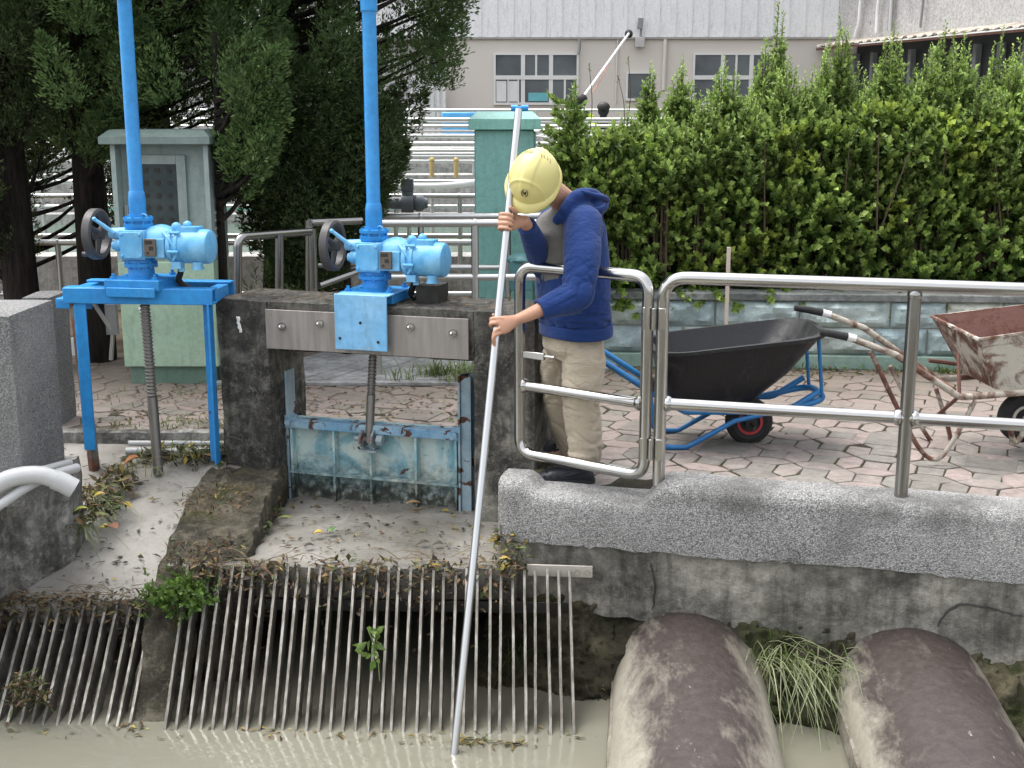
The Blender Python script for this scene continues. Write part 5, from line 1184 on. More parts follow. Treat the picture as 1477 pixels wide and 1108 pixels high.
litter('leaf_debris', b2_ + hang2, 'matted dead leaves and roots along the top of the left bar screen', (.02, .055), (.15, .4), .35, 0, pr_dark)
sg = []
for i in range(75):
    L_ = i < 50; x = rng.uniform(-2.6, -1.5) if L_ else rng.uniform(-1.5, .05); y, z = (5.42, -.495) if L_ else (5.44, -.335); a = rng.normal(0, .5) + (3.14 if rng.uniform() < .5 else 0); l = rng.uniform(.06, .22)
    p = V((x, y + rng.normal(0, .03), z + rng.uniform(0, .04))); e = p + V((math.cos(a)*l, math.sin(a)*l*.6, rng.uniform(-.05, .05))); sg.append([p, p.lerp(e, .5) + V((0, 0, rng.uniform(0, .03))), e])
twigs('twig_debris', sg, 'thin pale twigs and roots tangled in the debris above the bar screens', plain('pale_twig', (.16, .12, .075), .9, 0, .6, 20), .0022)
# scattered leaves on the aprons
pm = [tuple(bil(APM, rng.uniform(.2, .97), rng.uniform()**1.3)) for _ in range(230)] ; pl2 = [tuple(bil(APL, rng.uniform(.1, .97), rng.uniform())) for _ in range(210)]
litter('leaf_litter', pm, 'small scattered leaves on the flat apron below the gate', (.012, .05), (.2, .5), .93, .010, np.array([.12, .15, .1, .22, .06, .1, .12, .06, .07]))
litter('leaf_litter', pl2, 'small scattered leaves on the sloping chute', (.012, .045), (.2, .5), .93, .012, np.array([.12, .2, .1, .28, .04, .1, .08, .04, .04]))
def mound(cx, cy, cz, rx, ry, rz, n): 
    q = nrm(rng.normal(0, 1, (n, 3)))*rng.uniform(.3, 1, (n, 1))**.5; q[:, 2] = np.abs(q[:, 2]); return [tuple(v) for v in q*[rx, ry, rz] + [cx, cy, cz]]
litter('leaf_litter', mound(-2.1, 6.2, -.27, .14, .5, .12, 620) + mound(-1.75, 6.62, -.17, .4, .1, .07, 420), 'heap of dead leaves and cut grass at the foot of the blue table legs', (.03, .09), (.15, .4), .5, 0, np.array([.15, .1, .14, .08, .1, .16, .14, .04, .09]))
litter('leaf_litter', mound(-1.45, 5.9, -.18, .2, .3, .05, 700), 'brown shredded leaves on top of the mossy buttress', (.015, .04), (.12, .3), .6, 0, pr_dark)
litter('leaf_litter', [tuple(QP(rng.uniform(-.25, 1.4), rng.uniform(.02, .42), .742)) for _ in range(420)], 'dry needles and twigs lying along the top of the concrete portal', (.02, .06), (.06, .2), .95, 0, np.array([.3, .2, .3, .1, .1, 0, 0, 0, 0]))
litter('leaf_litter', [(rng.uniform(-1.62, -1.28), rng.uniform(5.38, 5.72), -.29 - abs(rng.normal(0, .05))) for _ in range(420)], 'brown debris hanging over the front of the mossy buttress', (.02, .06), (.1, .35), .4, 0, pr_dark)
litter('leaf_litter', mound(.0, 5.62, -.34, .1, .3, .12, 260) + mound(-1.27, 6.1, -.345, .05, .6, .05, 200), 'mixed green and yellow leaves along the edges of the flat apron', (.02, .06), (.3, .5), .5, 0, np.array([.1, .1, .1, .05, .08, .14, .16, .12, .15]))
litter('leaf_litter', [(rng.uniform(-2.4, .2), rng.uniform(6.85, 8.1), -.055) for _ in range(1000)] + [(rng.uniform(.3, 4), WY(2) - .03 - abs(rng.normal(0, .14)), -.05) for _ in range(900)] + [(rng.uniform(.3, 4), rng.uniform(6, 8.4), -.053) for _ in range(45)], 'dry leaf litter scattered over the paving and along the block wall', (.015, .05), (.15, .5), .9, 0, np.array([.2, .12, .2, .08, .18, .06, .06, .04, .06]))
tw = []
for i in range(140):
    u = rng.uniform(); p = V(bil(APM, rng.uniform(.15, 1), rng.uniform()*.8)) if u < .4 else (V(bil(APL, rng.uniform(.1, .95), rng.uniform())) if u < .75 else V((rng.uniform(-2.2, 0), rng.uniform(6.9, 8.3), -.05)))
    a = rng.uniform(0, 6.28); l = rng.uniform(.02, .09); e = p + V((math.cos(a)*l, math.sin(a)*l, .004)); tw.append([p + V((0,0,.012)), p.lerp(e, .5) + V((rng.normal(0, .008), rng.normal(0, .008), .016)), e + V((0,0,.012))])
twigs('twig_litter', tw, 'short dark twigs scattered over the aprons and paving', r=.0022)

# larger single leaves
def leaf_thing(p, ang, L, Wd, c, lab, tilt=.15):
    m = MB(); n = 8; rs = []; d = V((math.cos(ang), math.sin(ang), tilt)).normalized(); s = V((-math.sin(ang), math.cos(ang), 0))
    for i in range(n+1):
        t = i/n; w_ = Wd*.5*math.sin(math.pi*min(1, t*.96+.03))**.8; q = V(p) + d*L*t + V((0, 0, .006*math.sin(t*3.1)))
        rs.append([q - s*w_ + V((0,0,w_*.5)), q, q + s*w_ + V((0,0,w_*.5))])
    m.rings(rs, False, False); o = m.build('fallen_leaf', plain('leaf_colour', c, .6, 0, .35, 30), None, 60); sm = o.modifiers.new('t', 'SOLIDIFY'); sm.thickness = .0012; return tag(o, lab, 'leaf', 'fallen leaves')
def chute(px, py):  # point on the sloping chute below a pixel
    for k in range(60):
        v = k/60; p = bil(APL, .5, v)
        if at(px, py, p.y).z >= p.z: return at(px, py, p.y) + V((0,0,.014))
    return at(px, py, 5.6)
leaf_thing(chute(142, 768), -.2, .05, .05, (.34, .32, .06), 'yellow-green leaf touching the long brown leaf on the chute'); leaf_thing(chute(152, 764), -.75, .11, .055, (.2, .085, .045), 'long orange-brown leaf in the middle of the sloping chute')
leaf_thing(chute(135, 722), .5, .055, .035, (.42, .30, .06), 'bright yellow-orange leaf near the conduits on the chute'); leaf_thing(chute(107, 742), .3, .06, .03, (.45, .47, .08), 'lime-yellow leaf at the left side of the chute')
leaf_thing(at(178, 672, 6.35), .4, .09, .07, (.3, .12, .04), 'crumpled orange leaf beside the grey threaded stem', .5)
def atz(px, py, z): a, b = at(px, py, 4), at(px, py, 8); t = (z-a.z)/(b.z-a.z); return a.lerp(b, t)
for px, py, a, L, w_, c, lab in [(452, 770, .1, .05, .035, (.5, .36, .05), 'yellow leaf on the flat apron with a dark leaf beside it'), (476, 768, 1.3, .055, .04, (.07, .16, .04), 'fresh green oval leaf on the flat apron'), (400, 748, -.1, .08, .03, (.16, .2, .05), 'olive leaf near the left edge of the flat apron'),
     (585, 727, .1, .08, .03, (.5, .3, .14), 'tan leaf lying right under the gate'), (660, 725, -.2, .06, .03, (.6, .47, .05), 'yellow leaf at the right end of the gate foot'), (438, 789, .3, .05, .03, (.04, .035, .03), 'dark wet leaf at the front of the flat apron'), (604, 784, .2, .05, .03, (.05, .04, .03), 'dark wet leaf by the pole on the flat apron'), (708, 780, .5, .06, .05, (.55, .42, .05), 'yellow leaf at the parapet end of the flat apron'), (625, 786, .0, .05, .03, (.045, .04, .03), 'second dark wet leaf by the pole on the flat apron')]:
    leaf_thing(atz(px, py, -.338), a, L, w_, c, lab, .05)

def grass(name, pts, n, L, c0, c1, lab, droop=.6, spread=.05, lean=(0, 0), wd=.006, cat_='grass'):
    m = MB(); cols = []
    for i in range(n):
        p = V(random.choice(pts)) + V((rng.normal(0, spread), rng.normal(0, spread*.6), rng.normal(0, .01))); a = rng.uniform(0, 6.28); l = L*rng.uniform(.5, 1.15); o = V((math.cos(a)*.5 + lean[0], math.sin(a)*.4 + lean[1], 0)); q = []
        dr = droop*rng.uniform(.5, 1.3)
        for k in range(6):
            t = k/5; q.append(p + V((0,0,1))*(l*(t - dr*t*t)) + o*l*t*t*.9 + o*l*t*.15)
        s = V((-o.y, o.x, 0)).normalized()*wd if o.length > .01 else V((wd, 0, 0)); kk = rng.uniform(); c = [c0[j]*(1-kk)+c1[j]*kk for j in range(3)]
        m.rings([[x - s*(.25 + .75*math.sin(math.pi*min(1, .25 + .75*k/5)))*.5, x + s*(.25 + .75*math.sin(math.pi*min(1, .25+.75*k/5)))*.5 + V((0,0,.001))] for k, x in enumerate(q)], False, False); cols += [c]*12
    o = m.build(name, LEAF, None, 60, fix=False); at_ = o.data.attributes.new('Col', 'FLOAT_COLOR', 'POINT'); at_.data.foreach_set('color', np.concatenate([np.array(cols), np.ones((len(cols), 1))], 1).reshape(-1)); return tag(o, lab, cat_)
pg = [onwall(*p) for p in [(1092, 945), (1110, 940), (1125, 938), (1150, 948), (1170, 955), (1190, 960), (1215, 965)]]
grass('grass_tuft', [p + V((0, -.1, -.02)) for p in pg], 170, .46, (.10, .15, .05), (.45, .45, .28), 'long pale grass hanging between the two brown pipes', 1.45, .10, (.1, -.5), .005)
grass('grass_tuft', [p + V((0, .0, -.05)) for p in pg[:5]], 110, .3, (.04, .07, .02), (.14, .18, .06), 'dark green grass low behind the long pale grass', 1.3, .07, (.1, -.5))
grass('grass_tuft', [onwall(1110, 945)], 16, .17, (.1, .2, .04), (.18, .3, .07), 'small upright green tuft on the wall edge right of the first pipe', .25, .012)
grass('grass_tuft', [onwall(x, 925) + V((0, -.05, -.02)) for x in (750, 765, 790)], 70, .24, (.05, .085, .025), (.15, .2, .06), 'green grass growing behind the right end of the bar screen', 1.5, .06, (-.3, -.4))
grass('grass_tuft', [onwall(800, 975) + V((0, -.15, -.0))], 22, .16, (.12, .2, .04), (.2, .3, .08), 'short bright green tuft on the mud beside the first pipe', .5, .02)
grass('grass_tuft', [onwall(x, y) + V((0, -.2, 0)) for x, y in ((830, 960), (850, 985), (820, 1010), (860, 1020))], 90, .12, (.05, .08, .025), (.16, .17, .06), 'short mossy grass on the mud bank left of the first pipe', 1.0, .06)
grass('grass_tuft', [(-1.55, 6.66, -.14), (-1.5, 6.68, -.14)], 40, .42, (.12, .15, .06), (.32, .3, .16), 'tall thin dry grass beside the portal in the left slot', .3, .03, (-.1, -.1), .004)
grass('grass_tuft', [(-1.85, 6.55, -.16), (-2.0, 6.4, -.2), (-1.7, 6.6, -.15)], 70, .3, (.1, .14, .05), (.3, .3, .15), 'loose cut grass stalks around the grey threaded stem', .8, .07, (.2, -.2), .005)
grass('grass_tuft', [(-2.1, 6.0, -.25), (-2.14, 5.85, -.3)], 60, .24, (.1, .16, .05), (.22, .26, .1), 'grass stalks lying beside the plastic pipe end', 1.3, .04, (.4, -.2), .006)
grass('weeds', [(rng.uniform(-.75, -.05), rng.uniform(8.05, 8.3), -.05) for _ in range(14)], 330, .2, (.12, .17, .06), (.25, .3, .12), 'low green weeds growing on the trench cover behind the centre gate', .5, .04, (0, 0), .008, 'weeds')
grass('weeds', [(x, WY(x) - .06, -.06) for x in np.arange(1.9, 4, .08)] + [(rng.uniform(2.6, 3.4), WY(3) - .1, -.06) for _ in range(10)], 300, .08, (.05, .1, .02), (.17, .22, .06), 'small weeds along the foot of the block wall', .6, .03, (0, -.1), .007, 'weeds')
grass('weeds', [(rng.uniform(-2.3, -1.5), rng.uniform(6.85, 7.05), -.06) for _ in range(20)] + [(rng.uniform(-2.6, -1.5), rng.uniform(7.4, 7.9), -.06) for _ in range(14)], 260, .07, (.08, .13, .03), (.25, .25, .1), 'small weeds and moss along the kerb behind the left slot', .6, .05, (0, 0), .006, 'weeds')
# broad-leaved weed over the gap between the screens
c = at(262, 862, 5.33); nb = 190
bs = np.array([[c.x + np.clip(rng.normal(0, .075), -.17, .17), c.y + np.clip(rng.normal(0, .05), -.1, .1), c.z + np.clip(rng.normal(0, .035), -.07, .07)] for _ in range(nb)])
wd_ = leaf_mesh('weed_plant', *shoots(bs, rng.normal(0, .5, (nb, 3)) + [0, -.35, .7], np.full(nb, .05), 9, .024, .014, (.04, .085, .02), (.15, .24, .065)), LEAF); tag(wd_, 'bushy green broad-leaved weed over the gap between the two bar screens', 'weed')
def sprig(p, dirs, L, lab):
    m = MB(); m.tube(spline([V(p), V(p) + V(dirs)*L*.5 + V((.015, 0, 0)), V(p) + V(dirs)*L], 5), [.004, .002], 5); o = m.build('sprig', plain('green_stem', (.14, .2, .05), .6), None, 60)
    n = 7; bs = np.array([V(p) + V(dirs)*L*k for k in np.linspace(.05, .6, n)]); leaf_mesh('leaves', *shoots(bs, rng.normal(0, 1, (n, 3)) + [0, -.6, .1], np.full(n, .03), 3, .06, .03, (.1, .17, .04), (.18, .26, .07)), LEAF, o)
    return tag(o, lab, 'plant')
sprig(at(530, 905, 5.1), (.2, -.15, -.9), .26, 'green leafy sprig caught on the middle of the wide bar screen')
litter('leaf_debris', mound(at(42, 1012, 5.0).x, 5.0, -.82, .09, .05, .17, 260), 'clump of rotting leaves and grass caught on the left bar screen at the waterline', (.02, .06), (.12, .35), .3, 0, np.array([.14, .12, .14, .08, .1, .14, .16, .04, .08]))
fl = [(x + rng.normal(0, .05), y + rng.normal(0, .02), -.893) for x, y in [(at(680, 1062, 4.82).x, 4.82)]*60 + [(at(600, 1056, 4.84).x, 4.84)]*16 + [(at(510, 1055, 4.86).x, 4.86)]*14 + [(at(395, 1050, 4.9).x, 4.9)]*16 + [(at(185, 1046, 4.96).x, 4.96)]*24 + [(at(745, 1065, 4.8).x, 4.8)]*36] + [(rng.uniform(-2.6, .4), 4.9 + rng.normal(0, .035) - .0, -.893) for _ in range(90)]
litter('floating_debris', fl, 'bits of leaf and grass floating along the foot of the bar screens', (.012, .05), (.12, .4), .95, 0, np.array([.1, .06, .12, .04, .16, .14, .2, .1, .08]))

# ------------------------------------------------------------------ steel pole and the worker
PB, PT = at(655, 1088, 4.73), at(748, 158, 5.77)
PB = PB + (PB - PT).normalized() * .25
m = MB(); m.tube([PB.lerp(PT, k/12) for k in range(13)], .0165, 20); po = m.build('pole', ALU, None, 50)
tag(po, 'long bright steel pole held by the worker, its foot in the murky water', 'pole')
pu_ = (PT - PB).normalized()
def on_pole(z): return PB + pu_ * ((z - PB.z) / pu_.z)

SKIN = Mt('skin', .5, 0, .4); f = SKIN.noise(14, 5, .6); SKIN.col(SKIN.mix(f, (.40, .20, .125), (.52, .30, .20))); SKIN.bump(SKIN.noise(160, 3), .0008, .6)
try: SKIN.b.inputs['Subsurface Weight'].default_value = .08; SKIN.b.inputs['Subsurface Radius'].default_value = (.01, .004, .002)
except Exception: pass
SKIN = SKIN.m
def cloth(name, c, wr=.012, sc=9, var=.14):
    q = Mt(name, .9, 0, .15); f = q.noise(5, 5, .6); q.col(q.mix(f, tuple(x*(1-var) for x in c), tuple(x*(1+var) for x in c)))
    try: q.b.inputs['Sheen Weight'].default_value = .12
    except Exception: pass
    n1 = q.bump(q.noise(sc, 4, .55, dist=1.4), wr, .7); n2 = q.bump(q.noise(sc*2.7, 3, .5, vec=q.mapped((.7, .7, 2.4), (0, .35, 0)), dist=1.2), wr*.55, .6, n1); q.bump(q.noise(420, 2), .0006, .5, n2); return q.m
HOODM = cloth('royal_blue_fleece', (.0135, .037, .14), .014, 7); TROUM = cloth('khaki_cotton', (.41, .35, .265), .016, 8, .1); TEEM = cloth('grey_cotton', (.14, .135, .125), .008)
SHOEM = plain('navy_rubber', (.014, .016, .022), .6, 0, .3, 30, .001); HAIRM = plain('black_hair', (.008, .007, .007), .5, 0, .3, 90, .004, 220)
HELM = Mt('yellow_shell', .38, 0, .5); f = HELM.noise(2, 3); HELM.col(HELM.mix(f, (.63, .56, .21), (.67, .60, .24))); HELM.bump(HELM.noise(90, 3), .0006, .5); HELM = HELM.m

def limb(mb, pts, rr, n=18, k=6, flat=1.0):
    P = spline(pts, k); r = list(np.interp(np.linspace(0, len(pts)-1, len(P)), range(len(pts)), rr))
    mb.tube(P, r, n, True, flat); mb.ball(P[0], r[0], 14, 8); mb.ball(P[-1], r[-1], 14, 8)
def ell(mb, secs, n=28):
    """secs: (centre, half depth along facing, half width, facing angle)"""
    rs = []
    for c, a, b, g in secs:
        fd = V((math.cos(g), math.sin(g), 0)); ld = V((-fd.y, fd.x, 0)); c = V(c)
        rs.append([c + fd*a*math.copysign(abs(math.cos(t))**.85, math.cos(t)) + ld*b*math.copysign(abs(math.sin(t))**.85, math.sin(t)) for t in [2*math.pi*j/n for j in range(n)]])
    mb.rings(rs)
def remeshed(mb, name, mt, parent, vox, it=4, fac=.6, disp=None, sub=0):
    o = mb.build(name, mt, parent, smooth=0)
    r = o.modifiers.new('skin', 'REMESH'); r.mode = 'VOXEL'; r.voxel_size = vox; r.use_smooth_shade = True
    s = o.modifiers.new('relax', 'SMOOTH'); s.iterations = it; s.factor = fac
    if callable(disp):
        bpy.context.view_layer.update(); dg = bpy.context.evaluated_depsgraph_get(); me = bpy.data.meshes.new_from_object(o.evaluated_get(dg)); old = o.data; o.modifiers.clear(); o.data = me; bpy.data.meshes.remove(old)
        me.name = name; nv = [v.normal.copy() for v in me.vertices]
        for v, nn in zip(me.vertices, nv): v.co = v.co + nn*disp(v.co)
        me.polygons.foreach_set('use_smooth', [True]*len(me.polygons)); me.update(); return o
    if disp:
        for st, sz in disp:
            tx = bpy.data.textures.new(name + '_folds', 'CLOUDS'); tx.noise_scale = sz; tx.noise_depth = 2
            d = o.modifiers.new('folds', 'DISPLACE'); d.texture = tx; d.texture_coords = 'LOCAL'; d.strength = st; d.mid_level = .5
    return o

GF = R(208); GP = R(196)          # chest and pelvis facing angles
# --- body skin: head, neck, arms, hands and the hidden trunk and legs, one surface
Hc = at(770, 257, 5.66)
u_ = V((-.03, -.80, .60)).normalized(); f_ = V((-.36, -.5, -.77)); f_ = (f_ - u_*u_.dot(f_)).normalized(); l_ = u_.cross(f_)
HR = M(((f_.x, l_.x, u_.x), (f_.y, l_.y, u_.y), (f_.z, l_.z, u_.z)))
def HP(f, l, u): return Hc + f_*f + l_*l + u_*u
neck = at(824, 290, 5.93)
B = MB()
B.ball(HP(-.005, 0, .02), (.098, .076, .09), 24, 14, HR)                       # skull
B.ball(HP(.03, 0, -.05), (.062, .06, .075), 20, 12, HR); B.ball(HP(.062, 0, -.105), (.028, .03, .022), 14, 8, HR)   # face, chin
B.ball(HP(.02, .04, -.075), (.05, .02, .04), 12, 8, HR); B.ball(HP(.02, -.04, -.075), (.05, .02, .04), 12, 8, HR)     # jaw
B.tube([HP(.088, 0, -.012), HP(.104, 0, -.042), HP(.112, 0, -.052), HP(.09, 0, -.064)], [.010, .013, .016, .010], 10)     # nose
for s in (-1, 1):
    B.ball(HP(.078, s*.032, -.015), (.012, .016, .011), 10, 6, HR); B.ball(HP(.08, s*.034, .004), (.014, .022, .007), 10, 6, HR)
    B.ball(HP(-.004, s*.078, -.03), (.021, .010, .033), 14, 8, HR); B.tube([HP(-.015, s*.086, -.052), HP(-.026, s*.09, -.03), HP(-.02, s*.09, -.006), HP(0, s*.086, .002)], [.005, .007, .007, .005], 8)
B.tube([HP(.085, -.022, -.083), HP(.092, 0, -.081), HP(.085, .022, -.083)], [.004, .007, .004], 8); B.tube([HP(.083, -.02, -.093), HP(.09, 0, -.094), HP(.083, .02, -.093)], [.004, .0075, .004], 8)
limb(B, [HP(-.035, 0, -.04), HP(-.055, .01, -.1), neck + V((.0, .02, -.03))], [.06, .056, .062])
chest = at(822, 345, 5.95); pelv = at(829, 468, 5.97)
limb(B, [neck + V((0, .02, -.05)), chest, at(826, 410, 5.96), pelv], [.06, .1, .085, .07])
# legs inside the trousers
LA, RA_ = at(846, 668, 5.84), at(818, 646, 6.24)
limb(B, [pelv, at(841, 505, 5.88), at(839, 565, 5.84), LA], [.06, .07, .055, .04]); limb(B, [pelv, at(807, 505, 6.06), at(806, 560, 6.12), RA_], [.06, .065, .055, .04])
limb(B, [LA, LA + V((-.06, 0, -.03)), LA + V((-.15, -.01, -.05))], [.035, .03, .022]); limb(B, [RA_, RA_ + V((-.06, 0, -.03)), RA_ + V((-.14, -.01, -.05))], [.035, .03, .022])
# arms
Lh, Rh = on_pole(at(719, 472, 5.40).z), on_pole(at(736, 320, 5.58).z)
Ls, Le, Lw = at(838, 325, 5.76), at(834, 424, 5.56), at(744, 462, 5.435)
Rs, Re, Rw = at(797, 325, 6.06), at(786, 384, 5.96), at(757, 319, 5.655)
limb(B, [Ls, Ls.lerp(Le, .5), Le], [.05, .046, .04]); limb(B, [Le, Le.lerp(Lw, .35) + V((0, 0, .004)), Le.lerp(Lw, .75), Lw], [.041, .041, .032, .0255], flat=.92)
limb(B, [Rs, Rs.lerp(Re, .5), Re], [.05, .046, .04]); limb(B, [Re, Re.lerp(Rw, .4), Rw], [.041, .038, .026])
def hand(c, wrist, s_dir, up, loose):
    p = pu_*up; a = (c - wrist); a -= p*a.dot(p); a.normalize(); s = V(s_dir); s = (s - p*s.dot(p) - a*s.dot(a)).normalized(); 
    def H(x, y, z): return c + a*x + s*y + p*z
    rs = []
    for t, wd, th, off in [(0, .025, .021, 0), (.3, .031, .020, .0), (.65, .040, .017, 0), (.95, .041, .0145, 0), (1.08, .038, .010, 0)]:
        q = wrist.lerp(H(-.006, .034, 0), t); ring = []
        ax = (H(-.006, .034, 0) - wrist).normalized(); sv = (s - ax*s.dot(ax)).normalized(); pv = ax.cross(sv)
        for j in range(20): w_ = 2*math.pi*j/20; ring.append(q + pv*math.cos(w_)*wd + sv*math.sin(w_)*th)
        rs.append(ring)
    B.rings(rs)
    rad = [.0093, .0098, .0094, .0082]; sc = [.95, 1.05, 1.0, .82]
    for k in range(4):
        z = .033 - .0215*k
        if k in loose:
            pts = [H(-.01, .034, z), H(.012, .036, z - .012), H(.018, .028, z - .035*sc[k]), H(.012, .016, z - .055*sc[k]), H(.004, .012, z - .068*sc[k])]
        else:
            pts = [H(-.012, .033, z)] + [H(math.cos(R(th))*q, math.sin(R(th))*q, z - .0015*j) for j, (th, q) in enumerate([(84, .034), (55, .035), (22, .033), (-12, .0285), (-48, .027), (-86, .0265), (-118*sc[k], .026)])]
        P = spline(pts, 4); n_ = len(P); rr = [rad[k]*(1.0 + .10*(abs(i/n_-.42) < .05) + .07*(abs(i/n_-.7) < .05))*(1 - .2*(i/n_)**2) for i in range(n_)]; B.tube(P, rr, 12); B.ball(P[-1], rr[-1], 10, 6)
    pts = [wrist.lerp(H(-.02, .02, 0), .35) + p*.02, H(-.045, .006, .032), H(-.026, -.02, .046), H(-.004, -.0275, .052), H(.014, -.026, .058)]
    P = spline(pts, 5); B.tube(P, [.015, .0145, .0115, .0108, .0098, .0082], 12); B.ball(P[-1], .0084, 10, 6)
hand(Lh, Lw, (0, -1, 0), 1, (2, 3)); hand(Rh, Rw, (0, 1, 0), 1, ())
body = remeshed(B, 'person', SKIN, None, .0042, 3, .5)
tag(body, 'worker in a yellow hard hat, blue hoodie and khaki trousers bending over a steel pole', 'person')
# --- hair
m = MB(); m.ball(HP(-.012, 0, .0), (.102, .083, .085), 24, 14, HR); m.ball(HP(-.05, 0, -.055), (.060, .070, .055), 18, 10, HR); m.ball(HP(-.062, .004, -.092), (.045, .056, .04), 16, 8, HR)
for s in (-1, 1): m.tube([HP(.022, s*.077, .02), HP(.024, s*.076, -.035), HP(.02, s*.072, -.06)], [.02, .013, .005], 10)
remeshed(m, 'hair', HAIRM, body, .006, 2, .4)
# face details
eye = plain('eye', (.02, .015, .012), .2); brow = HAIRM
for s in (-1, 1):
    m = MB(); m.ball(HP(.088, s*.032, -.017), (.005, .011, .004), 10, 6, HR); m.build('eye', eye, body, 60)
    m = MB(); m.tube([HP(.09, s*.016, .006), HP(.091, s*.033, .010), HP(.08, s*.052, .004)], [.003, .0035, .002], 6); m.build('eyebrow', brow, body, 60)
# --- helmet
hel = MB(); nt, npz = 132, 44
def shell(th, ph, off=0):
    c, s = math.cos(th), math.sin(th); cp, sp = math.cos(ph), math.sin(ph)
    af = .138 if c > 0 else .132
    k = 1 + off/.13
    lx = abs(s*cp*.113)
    k += .055*max(0, 1 - max(0, lx - .020)/.012) * (1 if lx < .032 else 0) * min(1, sp*2.2) * .55      # raised central band
    if c > 0:  # raised brow arc of the front panel
        e = abs(math.hypot(s*cp*.113/.082, (sp - .12)/.62) - 1); k += .034*max(0, 1 - e/.07)
    return HP((af*c*cp)*k - .004, .113*s*cp*k, -.012 + .148*sp*k)
for j in range(npz+1):
    hel.v += [shell(2*math.pi*i/nt, math.pi/2*j/npz) for i in range(nt)]
for j in range(npz):
    for i in range(nt): hel.f.append([j*nt+i, j*nt+(i+1) % nt, (j+1)*nt+(i+1) % nt, (j+1)*nt+i]); hel.mi.append(0)
hm = hel.build('helmet', HELM, body, 60); sd = hm.modifiers.new('thick', 'SOLIDIFY'); sd.thickness = .004; sd.offset = -1
m = MB(); rs = []
for i in range(nt):
    th = 2*math.pi*i/nt; c, s = math.cos(th), math.sin(th); fr = max(0, c)**1.5
    ext = .010 + .026*fr; dp = .006 + .014*fr
    def rp(e, dz): return HP(((.138 if c > 0 else .132) + e)*c - .004, (.113 + min(e, .018) + .0*e)*s, -.012 - dz)
    rs.append([rp(-.004, -.004), rp(.003, -.006), rp(ext*.6, dp*.4 - .004), rp(ext, dp), rp(ext + .001, dp + .006), rp(ext*.7, dp*.6 + .006), rp(-.004, .005)])
rs.append(rs[0]); m.rings(rs, True, False); m.build('brim', HELM, hm, 50)
def on_shell(th, ph, off=.0015): return shell(th, ph, off)
dk = plain('emblem_black', (.02, .02, .02), .6); vent = plain('vent_shadow', (.30, .27, .12), .6)
m = MB()
for s in (-1, 1):
    for k in range(4):
        a = shell(s*R(128 + 8*k), R(50 + 6.5*k), .0005); b = shell(s*R(118 + 6*k), R(50.5 + 6.5*k), .0005) if False else shell(s*R(112 + 8*k), R(52 + 6.5*k), .0005); m.tube([a, a.lerp(b, .5) + u_*.0005, b], .0028, 6)
m.build('vents', vent, hm)
m = MB(); T0, P0, rr = R(3), R(27), R(7.0)
def em(x, y): return on_shell(T0 + x*rr/math.cos(P0), P0 + y*rr, .0035)
for a0, a1 in [(105, 255), (-75, 75)]: m.tube([em(math.cos(R(a)), math.sin(R(a))) for a in np.linspace(a0, a1, 16)], .0016, 6)
m.tube([em(x, y) for x, y in [(-.62, .4), (-.42, -.42), (-.22, .3), (-.04, -.42), (.12, .4)]], .0018, 6)
m.tube([em(x, y) for x, y in [(.55, .4), (.25, .4), (.25, -.4), (.55, -.4)]], .0018, 6); m.tube([em(.25, 0), em(.5, 0)], .0018, 6)
m.build('emblem', dk, hm)
m = MB(); 
for s in (-1, 1): m.tube(spline([HP(.03, s*.1, -.01), HP(.03, s*.083, -.07), HP(.045, s*.045, -.125), HP(.06, 0, -.132)], 6), .0035, 6)
m.build('chin_strap', plain('strap_black', (.02, .02, .02), .8), hm)

# --- cloth folds: sharp valleys where a stretched noise field crosses zero, running round limbs and drawn tight at bends
def crease(q, w): 
    n = mn.noise(q) + .35*mn.noise(q*2.3 + V((3, 1, 7))); return math.exp(-(n/w)**2)
def seg(p, a, b):
    d = b-a; t = max(0, min(1, (p-a).dot(d)/d.length_squared)); c = a + d*t; return (p-c).length, t*d.length, d.normalized(), c
def hoodie_fold(p):
    best = None
    for a, b, k, rr in ((Ls, Le, 0, .105), (Le, Lc, 1, .09), (Rs, Re, 2, .1), (Re, Rc, 3, .08)):
        d, t, ax, c = seg(p, a, b)
        if d < rr and (best is None or d/rr < best[0]): best = (d/rr, t, ax, c, k)
    if best and (best[4] % 2 or best[1] > .08):
        _, t, ax, c, k = best; r_ = p - c; u, v, _ = frame_of(ax); an = math.atan2(r_.dot(u), r_.dot(v)); J = Le if k < 2 else Re
        near = math.exp(-((p-J).length/.13)**2); q = V((math.cos(an)*1.1 + k*5, math.sin(an)*1.1, t*(7 + 9*near) + .8*math.sin(an + k)))
        return .003*mn.noise(p*9) - (.001 + .007*near)*crease(q, .2) + .003*near*mn.noise(q*1.2)
    low = math.exp(-((p.z - .71)/.09)**2); q = V((p.x*5 + p.z*3, p.y*5, p.z*(5 + 9*low) - p.x*4))
    return .007*mn.noise(p*7) - (.004 + .006*low)*crease(q, .14)
def trouser_fold(p):
    knee = math.exp(-((p.z - .36)/.1)**2); hem = max(0, 1 - max(0, p.z - .02)/.24); hip = math.exp(-((p.z - .62)/.1)**2)
    q = V((p.x*4.5, p.y*4.5, p.z*(6 + 9*hem + 6*knee) + 1.5*mn.noise(p*5) + p.x*3)); q2 = V((p.x*7 + p.z*7, p.y*6, p.z*5 - p.x*6))
    return .007*mn.noise(p*6) - (.003 + .009*hem + .006*knee)*crease(q, .17) + .006*hem*mn.noise(q*1.1) - .007*hip*crease(q2, .13)
